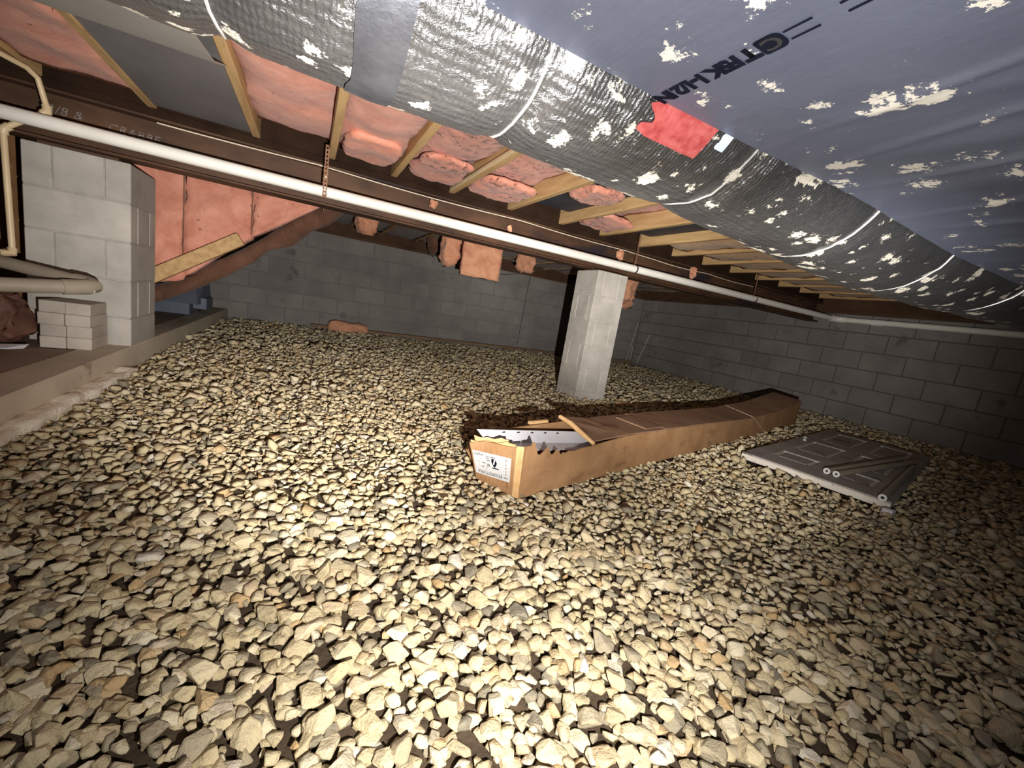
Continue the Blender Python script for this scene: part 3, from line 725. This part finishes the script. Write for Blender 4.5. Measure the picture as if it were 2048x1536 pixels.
# brick stack: two by one, four high
labs = {(0,0): 'bottom left', (1,0): 'bottom right', (0,1): 'left brick in second row up', (1,1): 'right brick in second row up', (0,2): 'left brick in third row up', (1,2): 'pale right brick in third row up', (0,3): 'top left', (1,3): 'top right'}
for r in range(4):
    for c in range(2):
        m = MB().quad_box(0, 0.092, 0, 0.194, 0, 0.057)
        o = m.build('brick', m_brick, None, bevel=0.003)
        o.location = (-1.143+c*0.096+random.uniform(-0.003, 0.003), 2.772+random.uniform(-0.004, 0.004), LZ+0.0005+r*0.0575); o.rotation_euler.z = random.uniform(-0.02, 0.02)
        w = labs[c, r]; lab = ('grey concrete brick, '+w+' of the stack by the left pier') if 'row' not in w else ('grey concrete '+w.replace('left brick', 'brick, left side,').replace('right brick', 'brick, right side,')+' of the ledge stack')
        tag(o, lab, 'brick', 'bricks stacked on the ledge')
mb = lumpy(-1.62, -1.20, 2.78, 2.975, LZ+0.004, LZ+0.25, 0.02, 0.035, 0, 120, freq=11, rnd=5.0, fine=0.7)
for v in mb.vertices:
    k = (v.co.z-LZ)/0.27
    if k > 0: v.co.x = -1.41+(v.co.x+1.41)*(1-0.4*k*k)
    v.co.z = max(v.co.z, LZ+0.002)
batt('crumpled_sheet', mb, m_brownsheet, 'crumpled dark brown sheet heaped on the ledge left of the bricks', 'sheet')
o = MB().pts([(-1.36, 2.66, LZ+0.001), (-1.20, 2.655, LZ+0.001), (-1.165, 2.70, LZ+0.001), (-1.33, 2.70, LZ+0.001), (-1.36, 2.66, LZ+0.008), (-1.20, 2.655, LZ+0.008), (-1.15, 2.71, LZ+0.022), (-1.33, 2.705, LZ+0.010)]).build('trim_offcut', m_white)
tag(at_origin(o, (-1.25, 2.68, LZ)), 'small white trim offcut lying on the ledge at the left edge', 'offcut')
# pale crusty spill along the foot of the ledge
mb = lumpy(LEDGE-0.01, LEDGE+0.06, 0.9, 2.88, -0.03, 0.035, 0.02, 0.016, 0, 130, freq=14)
mb.materials.append(simple('pale_spill', srgb(230,220,198), srgb(244,236,218), 20, 0.95, bump=0.5, bscale=80, bdist=0.01)); o = obj_mesh('mortar_spill', mb, cur)
# blue grey boot on the ledge far left
bt = empty('duct_boot', (-1.1, 5.0, LZ), 'blue grey slanted sheet metal boot standing on the ledge far behind the left pier', 'duct')
wb_(MB().pts([(-1.75, 4.9, LZ+0.11), (-0.93, 4.85, LZ+0.11), (-0.90, 5.35, LZ+0.11), (-1.75, 5.35, LZ+0.11), (-1.75, 5.05, 0.64), (-1.0, 5.15, 0.58), (-0.93, 5.35, 0.58), (-1.75, 5.35, 0.64)]), 'hood', m_bluetin, bt, bevel=0.006)
wb_(MB().quad_box(-1.75, -1.0, 4.93, 5.3, LZ, LZ+0.11), 'base', m_bluetin, bt, bevel=0.004)
wb_(MB().quad_box(-0.99, -0.88, 5.0, 5.3, LZ+0.06, LZ+0.17), 'side_outlet', m_bluetin, bt, bevel=0.004)

# ------------------------------------------------------------------ long cardboard box
A = Vector((0.715, 1.194, 0.004)); U = Vector((0.958, 0.286, 0)).normalized(); V = Vector((-0.286, 0.958, 0)).normalized(); Wv = Vector((0, 0, 1))
BL, BW, TH = 3.78, 0.25, 0.006
box = empty('cardboard_box', A, 'very long torn cardboard box lying open on the gravel', 'box', rz=math.atan2(U.y, U.x))
def hside(u): return float(np.interp(u, [0, 0.8, 1.5, 2.3, 3.0, 3.78], [0.195, 0.178, 0.168, 0.150, 0.165, 0.235]))
def hback(u): return float(np.interp(u, [0, 0.8, 1.5, 2.3, 3.0, 3.78], [0.165, 0.185, 0.176, 0.165, 0.19, 0.262]))
ub = (1,0,0); vb = (0,1,0); zb = (0,0,1)
def strip(us, lo, hi, off, th, name, mat, flare=None):
    m = MB(); n = len(us)
    for d in (0, th):
        for i, u in enumerate(us):
            fl = flare(u) if flare else 0
            m.v.append((u, off+d, lo)); m.v.append((u, off+d+fl, hi[i]))
    N = 2*n
    for i in range(n-1):
        a = 2*i; m.f.append((a, a+2, a+3, a+1)); m.f.append((N+a, N+a+1, N+a+3, N+a+2))
        m.f.append((a+1, a+3, N+a+3, N+a+1)); m.f.append((a, N+a, N+a+2, a+2))
    m.f.append((0, 1, N+1, N)); e = 2*n-2; m.f.append((e, N+e, N+e+1, e+1))
    return m.build(name, mat, box)
us1 = [0.0, 0.012, 0.028, 0.036, 0.05, 0.065, 0.085, 0.105, 0.118, 0.13, 0.142, 0.16, 0.172, 0.185, 0.20, 0.215, 0.23, 0.25, 0.29, 0.34, 0.40, 0.48, 0.56, 0.66]
hs1 = [0.197, 0.199, 0.198, 0.212, 0.190, 0.160, 0.158, 0.172, 0.183, 0.166, 0.148, 0.152, 0.166, 0.158, 0.140, 0.150, 0.146, 0.152, 0.149, 0.155, 0.156, 0.163, 0.169, 0.176]
us2 = list(np.linspace(0.8, BL, 22)); us = us1+us2
strip(us, 0.0, hs1+[hside(u) for u in us2], 0.0, TH, 'side_panel', m_card)
usb = list(np.linspace(0.02, BL, 30))
strip(usb, 0.0, [hback(u) for u in usb], BW-TH, TH, 'side_panel', m_card, lambda u: 0.02*math.exp(-u/0.5))
MB().quad_box(0.0, BL, TH, BW-TH, 0.0, TH).build('bottom_panel', m_card, box)
# label end: a twisted panel, its upper left corner leaning out of the box
EC = [Vector((0, 0, 0)), Vector((-0.036, 0.200, 0)), Vector((-0.10, 0.196, 0.158)), Vector((-0.012, 0.0, 0.199))]
def end_pt(s_, t_, off=0.0):
    p = (EC[0]*(1-s_)+EC[1]*s_)*(1-t_) + (EC[3]*(1-s_)+EC[2]*s_)*t_
    return p - Vector((1, 0.25, 0)).normalized()*off
def end_sheet(name, mat, s0, s1, tl, th, off, thick, n=10, parent=None):
    m = MB()
    for d in (off, off-thick):
        for i in range(n+1):
            k = s0+(s1-s0)*i/n; m.v.append(tuple(end_pt(k, tl(k), d))); m.v.append(tuple(end_pt(k, th(k), d)))
    N = 2*(n+1)
    for i in range(n):
        a = 2*i; m.f += [(a, a+2, a+3, a+1), (N+a, N+a+1, N+a+3, N+a+2), (a+1, a+3, N+a+3, N+a+1), (a, N+a, N+a+2, a+2)]
    m.f += [(0, 1, N+1, N), (2*n, N+2*n, N+2*n+1, 2*n+1)]
    return m.build(name, mat, parent or box)
end_sheet('end_panel', m_card, 0, 1, lambda k: 0.0, lambda k: 1.0-0.03*math.sin(k*7), 0.0, TH)
end_sheet('torn_edge', m_cardedge, 0.0, 0.13, lambda k: 0.0, lambda k: 1.0, 0.0016, 0.0015, 3)
end_sheet('torn_flap', m_cardedge, 0.18, 1.0, lambda k: 0.95, lambda k: 1.06-0.05*abs(math.sin(k*9)), -0.009, 0.004)
end_sheet('torn_flap', m_cardedge, 0.35, 0.96, lambda k: 0.95, lambda k: 1.12+0.12*max(0, k-0.7)-0.04*abs(math.sin(k*13)), -0.022, 0.004)
MB().quad_box(BL-TH, BL, 0, BW, 0, 0.235).build('end_panel', m_card, box)
# closed lid from the tear onward, in three lengths with visible joints
def lid(u0, u1, v0, v1, lift, name='lid_panel', mat=m_cardtop):
    m = MB(); n = max(2, int((u1-u0)/0.12)); uu = np.linspace(u0, u1, n+1)
    for d in (0, 0.005):
        for u in uu:
            for v in (v0, v1):
                k = v/BW; m.v.append((u, v, hside(u)*(1-k)+hback(u)*k + lift + d))
    N = 2*(n+1)
    for i in range(n):
        a = 2*i; m.f += [(a, a+1, a+3, a+2), (N+a, N+a+2, N+a+3, N+a+1), (a, a+2, N+a+2, N+a), (a+1, N+a+1, N+a+3, a+3)]
    m.f += [(0, N, N+1, 1), (2*n, 2*n+1, N+2*n+1, N+2*n)]
    return m.build(name, mat, box)
lid(0.66, 1.02, 0.0, BW*0.98, 0.000); lid(1.03, 1.56, 0.0, BW, 0.001); lid(1.57, BL, 0.0, BW, 0.0)
lid(0.86, 1.02, 0.02, BW*0.8, 0.006)
# peeled flap bent up at the tear
MB().pts([(0.40, -0.005, 0.176), (0.66, 0.0, 0.178), (0.62, 0.23, 0.19), (0.42, 0.20, 0.215), (0.395, -0.006, 0.182), (0.66, 0.0, 0.185), (0.62, 0.23, 0.197), (0.41, 0.20, 0.224)]).build('torn_flap', m_cardtop, box)
tf = MB().tube([(0.385, -0.012, 0.172), (0.39, 0.06, 0.192), (0.40, 0.13, 0.212), (0.405, 0.205, 0.222)], [0.008, 0.011, 0.011, 0.009], 8).build('rolled_edge', m_cardedge, box, True)
MB().quad_box(0.28, 0.40, 0.262, 0.275, 0.175, 0.188).build('torn_edge', m_cardedge, box)
# packing strap
MB().pts([(2.82, -0.0025, 0.0), (2.836, -0.0025, 0.0), (2.836, 0.0, 0.0), (2.82, 0.0, 0.0), (2.42, -0.0025, 0.156), (2.436, -0.0025, 0.156), (2.436, 0.0, 0.156), (2.42, 0.0, 0.156)]).build('packing_strap', m_tape, box)
MB().pts([(2.42, -0.0025, hside(2.42)+0.005), (2.436, -0.0025, hside(2.42)+0.005), (2.536, BW, hback(2.5)+0.005), (2.52, BW, hback(2.5)+0.005), (2.42, -0.0025, hside(2.42)+0.008), (2.436, -0.0025, hside(2.42)+0.008), (2.536, BW, hback(2.5)+0.008), (2.52, BW, hback(2.5)+0.008)]).build('packing_strap', m_tape, box)
# corrugated layers poking out at the left foot
for k in range(5):
    MB().prism([(0.165+0.012*k, 0.012*k), (0.26+0.01*k, 0.03+0.012*k), (0.255+0.01*k, 0.036+0.012*k), (0.16+0.012*k, 0.018+0.012*k)], (-0.012-0.004*k, 0, 0), vb, zb, ub, 0.05).build('torn_edge', m_card, box)
# label on the end, print upside down as it lies
LB = Matrix((Vector((0, -1, 0)), Vector((0.0, 0, 1)), Vector((-1, 0, 0)))).transposed().to_4x4()   # local x -> box -v? set below
def lab_pt(a, b):   # a across left to right, b up; a parallelogram as in the torn end
    p = end_pt(0.965-0.76*a, 0.20+0.05*a+b*(0.60-0.11*a), 0.0008); return (p.x, p.y, p.z)
def lab_quad(pts, name, mat, d=0.0):
    m = MB(); m.v = [(p[0]-0.0014-d, p[1], p[2]) for p in (lab_pt(*q) for q in pts)]; m.f = [tuple(range(len(pts)))]
    return m.build(name, mat, paper or box)
paper = None
def lab_sheet():
    m = MB(); n = 8
    for j in range(n+1):
        for i in range(n+1):
            p = lab_pt(i/n, j/n); m.v.append((p[0]-0.0008, p[1], p[2]))
    m.f = [(j*(n+1)+i, j*(n+1)+i+1, (j+1)*(n+1)+i+1, (j+1)*(n+1)+i) for j in range(n) for i in range(n)]
    return m.build('paper_label', m_paper, box)
paper = lab_sheet(); paper['label'] = 'white printed shipping label'
def lab_text(body, a, b, size, mat, flip=True, name='label_print', sp=1.0):
    me = text_mesh(name, body, mat, size, 0.0, 0, sp)
    vs = []
    for v in me.vertices:
        x, y = v.co.x, v.co.y
        if flip: x, y = -x, -y
        p = lab_pt(a + x, b + y*2.3); v.co = (p[0]-0.0024, p[1], p[2])
    return obj_mesh(name, me, paper)
random.seed(5)
lab_text('FSOULPSSYTCMNA', 0.80, 0.20, 0.082, m_ink)
lab_text('wnpyRLL', 0.30, 0.92, 0.075, m_ink)
for (a, b, w, mt) in ((0.09, 0.55, 0.02, m_greyink), (0.15, 0.54, 0.02, m_greyink), (0.24, 0.53, 0.10, m_greyink), (0.22, 0.36, 0.07, m_greyink), (0.36, 0.84, 0.08, m_greyink), (0.35, 0.76, 0.10, m_greyink),
                      (0.36, 0.67, 0.10, m_greyink), (0.48, 0.84, 0.12, m_greyink), (0.52, 0.40, 0.18, m_ink), (0.84, 0.12, 0.12, m_greyink), (0.38, 0.50, 0.08, m_greyink), (0.385, 0.44, 0.07, m_greyink)):
    lab_quad([(a, b), (a+w, b-0.01), (a+w, b+0.035), (a, b+0.045)], 'label_print', mt, 0.001)
for (a, b) in ((0.865, 0.86), (0.87, 0.80), (0.872, 0.66), (0.875, 0.52), (0.878, 0.38), (0.882, 0.27), (0.886, 0.24)):
    lab_quad([(a, b), (a+0.025, b), (a+0.028, b+0.045), (a+0.004, b+0.05)], 'label_print', m_greyink, 0.001)
lab_quad([(0.34, 0.28), (0.352, 0.28), (0.405, 0.50), (0.392, 0.51)], 'label_print', m_greyink, 0.001)
lab_quad([(0.765, 0.10), (0.775, 0.10), (0.79, 0.27), (0.78, 0.27)], 'label_print', m_greyink, 0.001)
lab_quad([(0.50, 0.80), (0.60, 0.80), (0.645, 0.66), (0.63, 0.55), (0.585, 0.44), (0.54, 0.53), (0.50, 0.66)], 'label_emblem', m_ink, 0.001)
lab_quad([(0.575, 0.80), (0.615, 0.80), (0.575, 0.56), (0.545, 0.58)], 'label_emblem', m_paper, 0.0018)
# vinyl trim pieces lying in the box
P0, P1 = Vector((0.590, 1.362, 0.207)), Vector((1.115, 1.475, 0.15))
vt = empty('vinyl_trim', P0, 'white vinyl trim piece with a notched nailing edge lying in the open box', 'trim')
du = Vector((P1.x-P0.x, P1.y-P0.y, 0)).normalized(); dn = Vector((-du.y, du.x, 0)).normalized()
def tp(l, n, z): return P0 + du*l + dn*n + Vector((0, 0, z))
LN = 0.72; zf = -0.055
m = MB().pts([tp(0.0, 0.0, 0.0), tp(LN, 0.0, zf), tp(LN, 0.004, zf), tp(0.0, 0.004, 0.0), tp(0.03, -0.035, -0.042), tp(LN, -0.035, zf-0.042), tp(LN, -0.031, zf-0.042), tp(0.03, -0.031, -0.042)])
nf = wb_(m, 'nailing_flange', m_white, vt)
m = MB().pts([tp(0.03, -0.035, -0.042), tp(LN, -0.035, zf-0.042), tp(LN, -0.10, zf-0.05), tp(0.06, -0.10, -0.05), tp(0.03, -0.035, -0.045), tp(LN, -0.035, zf-0.045), tp(LN, -0.10, zf-0.053), tp(0.06, -0.10, -0.053)])
wb_(m, 'face_leg', m_white, vt)
for k in range(5):
    l = 0.10+0.075*k; z = zf*l/LN
    wb_(MB().pts([tp(l, -0.004, z-0.0065), tp(l+0.032, -0.004, z-0.0065), tp(l+0.032, -0.0005, z-0.0065), tp(l, -0.0005, z-0.0065), tp(l, -0.008, z-0.0105), tp(l+0.032, -0.008, z-0.0105), tp(l+0.032, -0.003, z-0.0105), tp(l, -0.003, z-0.0105)]), 'nail_slot', m_wire, vt).parent = nf

# ------------------------------------------------------------------ old door lying on the gravel, with pipes on it
D0 = Vector((2.375, 1.487, 0.012)); da = Vector((2.10, 0.53, 0)).normalized(); db = Vector((da.y, -da.x, 0))
DLn, DW, DT = 2.03, 0.685, 0.036
door = empty('door_slab', D0, 'grey white panelled door slab lying flat on the gravel by the right wall', 'door', rz=math.atan2(da.y, da.x))
MB().quad_box(0, DLn, -DW, 0, 0, DT-0.004).build('door_core', m_dooredge, door, bevel=0.002)
# face: stiles and rails around six recessed panels
uc = [(0.20, 0.42), (0.62, 1.10), (1.28, 1.88)]; vc = [(-0.10, -0.30), (-0.385, -0.585)]
def rail(x0, x1, y0, y1, n='rail'): MB().quad_box(x0, x1, y0, y1, DT-0.004, DT+0.005).build(n, m_door, door, bevel=0.002)
rail(0, DLn, -0.10, 0, 'stile'); rail(0, DLn, -DW, -0.585, 'stile'); rail(0, DLn, -0.385, -0.30, 'stile')
xs_ = [0, 0.20, 0.42, 0.62, 1.10, 1.28, 1.88, DLn]
for (y0, y1) in ((-0.30, -0.10), (-0.585, -0.385)):
    for i in (0, 2, 4, 6): rail(xs_[i], xs_[i+1], y0, y1)
    for (x0, x1) in uc: MB().quad_box(x0+0.025, x1-0.025, y0+0.025, y1-0.025, DT-0.004, DT+0.003).build('raised_panel', m_door, door, bevel=0.0034)
kb = MB().tube([(1.04, -0.055, DT+0.004), (1.04, -0.055, DT+0.012)], 0.016, 14); kb.tube([(1.04, -0.055, DT+0.012), (1.04, -0.055, DT+0.020), (1.04, -0.055, DT+0.034), (1.04, -0.055, DT+0.040)], [0.006, 0.013, 0.014, 0.004], 14)
kb.build('door_knob', m_screw, door, True)['label'] = 'small bright metal knob'
def pvc(p, q, label, r=0.0165):
    p, q = Vector(p), Vector(q); t = empty('loose_pipe', p, label, 'pipe', 'loose pipes on the door slab')
    d = (q-p).normalized(); n = 18; a = d.orthogonal().normalized(); c = d.cross(a); m = MB(); ri = r*0.45
    for rad, pos in ((r, p), (r, q), (ri, q), (ri, p), (ri, p+d*0.05)):
        for k in range(n): w = 2*math.pi*k/n; m.v.append(tuple(pos+(a*math.cos(w)+c*math.sin(w))*rad))
    for i, j in ((0, 1), (1, 2), (2, 3), (3, 0)):
        for k in range(n): m.f.append((i*n+k, i*n+(k+1) % n, j*n+(k+1) % n, j*n+k))
    wb_(m, 'pipe_tube', m_drain, t, True)
    e = MB()
    for rad, pos in ((r*1.02, p-d*0.002), (ri, p-d*0.002)):
        for k in range(n): w = 2*math.pi*k/n; e.v.append(tuple(pos+(a*math.cos(w)+c*math.sin(w))*rad))
    for k in range(n): e.f.append((k, (k+1) % n, n+(k+1) % n, n+k))
    wb_(e, 'cut_end', m_paper, t)
    return t
zp = 0.012+DT+0.005+0.0172
pvc((2.610, 1.145, zp), (3.82, 1.262, zp), 'white plastic pipe across the door slab, the one nearer the long box')
pvc((2.622, 1.104, zp), (3.86, 1.205, zp), 'white plastic pipe across the door slab, between its two neighbours')
pvc((2.495, 0.845, zp), (3.62, 1.128, zp), 'white plastic pipe at the near corner of the door slab')
o = lumpy(2.435, 2.475, 0.775, 0.815, 0.004, 0.042, 0.01, 0.006, 0, 140, freq=30); o.materials.append(m_paper)
o = obj_mesh('plaster_lump', o); at_origin(o, (2.455, 0.795, 0.0)); tag(o, 'small white plaster lump at the near corner of the door slab', 'lump')

# ------------------------------------------------------------------ along the walls
o = MB().obox((0.05, 5.985, 0.030), (1, 0.012, 0), (0, 1, 0), (0, 0, 1), 3.85, 0.10, 0.035).build('plank', m_oldwood, None, bevel=0.003); tag(at_origin(o, (1.9, 6.03, 0.02)), 'long weathered plank on the gravel at the foot of the back wall', 'plank')
o = MB().obox((3.93, 6.0, 0.03), (1, 0.0, 0), (0, 1, 0), (0, 0, 1), 1.62, 0.08, 0.045).build('plank', m_oldwood, None, bevel=0.003); tag(at_origin(o, (4.7, 6.03, 0.02)), 'shorter weathered plank at the back wall behind the free pier', 'plank')
for (a, b, lab) in (((5.42, 6.02, 0.06), (5.60, 6.105, 0.80), 'longest pale thin rod leaning in the back right corner'), ((5.52, 6.03, 0.06), (5.60, 6.105, 0.34), 'shortest pale thin rod leaning in the back right corner'), ((5.63, 5.95, 0.05), (5.635, 5.78, 0.60), 'right hand pale thin rod leaning near the back corner')):
    o = MB().tube([a, b], 0.0045, 6).build('thin_rod', m_cable); tag(at_origin(o, a), lab, 'rod', 'rods leaning in the corner')
o = MB().tube([(3.165, YB-0.008, 1.225), (3.15, YB-0.010, 0.7), (3.135, YB-0.008, 0.11)], 0.004, 6).build('wall_wire', m_wire); tag(at_origin(o, (3.15, YB, 0.7)), 'thin black wire running straight down the back wall', 'wire')
o = MB().tube([(2.25, YB-0.02, 1.20), (2.45, YB-0.05, 1.165), (2.7, YB-0.05, 1.17), (2.95, YB-0.02, 1.225)], 0.004, 6).build('wall_wire', m_wire); tag(at_origin(o, (2.6, YB, 1.18)), 'thin black wire drooping along the top of the back wall', 'wire')
for (a, b, lab) in (((2.42, 2.72, 0.02), (2.66, 2.62, 0.022), 'thin wood shim on the gravel at the right foot of the free pier'), ((2.40, 2.66, 0.022), (2.60, 2.60, 0.03), 'second thin wood splinter beside the shim at the free pier')):
    a_, b_ = Vector(a), Vector(b); d = (b_-a_)
    o = MB().obox(a_, d.normalized(), (0.3, 0.95, 0), (0, 0, 1), d.length, 0.014, 0.006).build('wood_shim', m_cardedge); tag(at_origin(o, a_), lab, 'shim', 'shims by the free pier')

# ------------------------------------------------------------------ gravel
def rock(sub, sd):
    """angular crushed stone: hull of scattered points, edges knocked off on the near ones"""
    r = np.random.default_rng(sd); n = {1: 11, 2: 14, 3: 16}[sub]
    p = r.normal(size=(n, 3)); p /= np.linalg.norm(p, axis=1)[:, None]; p *= r.uniform(0.78, 1.12, (n, 1))
    p *= np.array([1.0, r.uniform(0.6, 0.92), r.uniform(0.40, 0.64)])
    bm = bmesh.new()
    for q in p: bm.verts.new(q)
    h = bmesh.ops.convex_hull(bm, input=bm.verts)
    bmesh.ops.delete(bm, geom=list({e for e in h['geom_interior'] + h['geom_unused'] if isinstance(e, bmesh.types.BMVert)}), context='VERTS')
    bmesh.ops.dissolve_limit(bm, angle_limit=math.radians(14), verts=bm.verts, edges=bm.edges)
    if sub > 1: bmesh.ops.bevel(bm, geom=list(bm.edges), offset=0.05 if sub == 2 else 0.06, segments=1 if sub == 2 else 2, affect='EDGES', profile=0.6)
    bmesh.ops.triangulate(bm, faces=bm.faces); bmesh.ops.recalc_face_normals(bm, faces=bm.faces)
    bm.verts.ensure_lookup_table(); bm.verts.index_update()
    v = np.array([x.co[:] for x in bm.verts]); f = np.array([[q.index for q in x.verts] for x in bm.faces]); bm.free()
    return v, f
ROCKS = {s: [rock(s, 100*s+i) for i in range(14)] for s in (1, 2, 3)}
def rotmats(n, tilt):
    a = rng.uniform(0, 2*np.pi, n); t = rng.normal(0, tilt, n); b = rng.uniform(0, 2*np.pi, n)
    ca, sa = np.cos(a), np.sin(a); Rz = np.zeros((n,3,3)); Rz[:,0,0]=ca; Rz[:,0,1]=-sa; Rz[:,1,0]=sa; Rz[:,1,1]=ca; Rz[:,2,2]=1
    ax = np.stack([np.cos(b), np.sin(b), np.zeros(n)], 1); ct, st = np.cos(t), np.sin(t)
    K = np.zeros((n,3,3)); K[:,0,2]=ax[:,1]; K[:,1,2]=-ax[:,0]; K[:,2,0]=-ax[:,1]; K[:,2,1]=ax[:,0]
    I = np.eye(3)[None]; Rt = I + st[:,None,None]*K + (1-ct)[:,None,None]*(K@K)
    return Rt@Rz
RC = np.array([CR[:], CU[:], CF[:]])
def project(P):
    q = (P-np.array([0,0,CAM_H]))@RC.T; d = np.maximum(q[:,2], 1e-6)
    return 1024+FPX*q[:,0]/d, 768-FPX*q[:,1]/d, q[:,2]
def blocked(x, y):
    b = np.zeros(len(x), bool)
    du_, dv_ = (x-A.x)*U.x+(y-A.y)*U.y, (x-A.x)*V.x+(y-A.y)*V.y
    b |= (du_ > 0.012) & (du_ < BL-0.01) & (dv_ > 0.012) & (dv_ < BW-0.02)
    a_, b_ = (x-D0.x)*da.x+(y-D0.y)*da.y, (x-D0.x)*db.x+(y-D0.y)*db.y
    b |= (a_ > 0.0) & (a_ < DLn) & (b_ > 0.0) & (b_ < DW)
    b |= (np.abs(x-2.217) < 0.15) & (np.abs(y-2.963) < 0.15)
    b |= (x < LEDGE+0.012) | (x > XR-0.012) | (y > YB-0.015) | ((y > 5.985) & (x > 0.0) & (x < 5.6))
    b |= (x < -0.85) & (y > 2.9) & (y < 3.4)
    return b
def scatter(cell, y_lo, y_hi, rmin, rmax, rmean, rsd, keep=1.0, dz=0.0, zj=0.006, tilt=0.35):
    xs = np.arange(LEDGE, XR, cell); ys = np.arange(-0.35, YB, cell*0.87)
    X, Y = np.meshgrid(xs, ys); X[1::2] += cell/2; X = X.ravel(); Y = Y.ravel()
    X = X + rng.uniform(-0.42, 0.42, len(X))*cell; Y = Y + rng.uniform(-0.42, 0.42, len(Y))*cell
    D = np.hypot(X, Y); P = np.stack([X, Y, np.zeros_like(X)], 1); px, py, dep = project(P)
    ok = (D >= y_lo) & (D < y_hi) & (dep > 0.15) & (px > -260) & (px < 2420) & (py < 1900) & ~blocked(X, Y) & (rng.random(len(X)) < keep)
    X, Y = X[ok], Y[ok]; n = len(X)
    R_ = np.clip(np.exp(rng.normal(math.log(rmean), rsd, n)), rmin, rmax)
    Z = np.array([gz(a, b) for a, b in zip(X, Y)]) + dz + rng.uniform(-zj, zj, n)
    # keep off the slab and box edges: bigger stones sink a little
    return np.stack([X, Y, Z], 1), R_, rotmats(n, tilt)
sets = [
    (2, scatter(0.0240, 0.0, 1.25, 0.009, 0.034, 0.0165, 0.28, dz=-0.005, zj=0.006, tilt=0.30)),
    (2, scatter(0.052, 0.0, 1.25, 0.015, 0.036, 0.0220, 0.24, 0.85, dz=0.003, zj=0.006, tilt=0.36)),
    (1, scatter(0.0255, 1.25, 2.4, 0.009, 0.032, 0.0170, 0.28, dz=-0.006, zj=0.008, tilt=0.38)),
    (1, scatter(0.058, 1.25, 2.4, 0.015, 0.036, 0.0225, 0.24, 0.85, dz=0.006, zj=0.008, tilt=0.45)),
    (1, scatter(0.032, 2.4, 4.0, 0.010, 0.036, 0.0200, 0.28, dz=-0.006, zj=0.012, tilt=0.55)),
    (1, scatter(0.075, 2.4, 4.0, 0.018, 0.040, 0.0270, 0.25, 0.8, dz=0.010, zj=0.010, tilt=0.6)),
    (1, scatter(0.043, 4.0, 7.9, 0.014, 0.044, 0.0265, 0.28, dz=-0.006, zj=0.016, tilt=0.6)),
    (1, scatter(0.10, 4.0, 7.9, 0.022, 0.050, 0.034, 0.25, 0.8, dz=0.014, zj=0.012, tilt=0.6)),
]
P = np.concatenate([s[1][0] for s in sets]); R_ = np.concatenate([s[1][1] for s in sets]); MT = np.concatenate([s[1][2] for s in sets]); SUBS = np.concatenate([np.full(len(s[1][0]), s[0]) for s in sets])
px, py, dep = project(P); inview = (px > 0) & (px < 2048) & (py < 1536)
size = np.where(inview, R_*FPX/np.maximum(dep, 0.1), 0); top = np.argsort(-size)[:300]
single = np.zeros(len(P), bool); single[top] = True
stone_me = []
for i in range(14):
    p, f = ROCKS[3][i]
    me = bpy.data.meshes.new('stone'); me.from_pydata([tuple(q) for q in p], [], [tuple(int(a) for a in q) for q in f])
    me.materials.append(m_stone); stone_me.append(me)
for i in top:
    o = obj_mesh('stone', stone_me[int(i) % 14], floor)
    m4 = Matrix(MT[i].tolist()).to_4x4(); m4 = Matrix.Translation(P[i].tolist()) @ m4 @ Matrix.Scale(float(R_[i]), 4); o.matrix_local = m4
vs, fs, rn = [], [], []; base = 0
for s in (1, 2):
    idx0 = np.where((SUBS == s) & ~single)[0]; sh = rng.integers(0, 14, len(idx0))
    for k in range(14):
        v, f = ROCKS[s][k]; idx = idx0[sh == k]; nv = len(v)
        w = np.einsum('nij,vj->nvi', MT[idx], v)*R_[idx][:, None, None] + P[idx][:, None, :]
        vs.append(w.reshape(-1, 3)); fs.append((f[None] + (base + np.arange(len(idx))*nv)[:, None, None]).reshape(-1, 3)); rn.append(np.repeat(rng.random(len(idx)), nv)); base += len(idx)*nv
vs = np.concatenate(vs).astype(np.float32); fs = np.concatenate(fs).astype(np.int32); rn = np.concatenate(rn).astype(np.float32)
me = bpy.data.meshes.new('gravel'); me.vertices.add(len(vs)); me.vertices.foreach_set('co', vs.ravel())
me.loops.add(len(fs)*3); me.loops.foreach_set('vertex_index', fs.ravel()); me.polygons.add(len(fs)); me.polygons.foreach_set('loop_start', np.arange(0, len(fs)*3, 3, dtype=np.int32))
me.update(calc_edges=True)
at = me.attributes.new('rnd', 'FLOAT', 'POINT'); at.data.foreach_set('value', rn); me.materials.append(m_stonea)
g = obj_mesh('gravel', me, floor); g['kind'] = 'stuff'
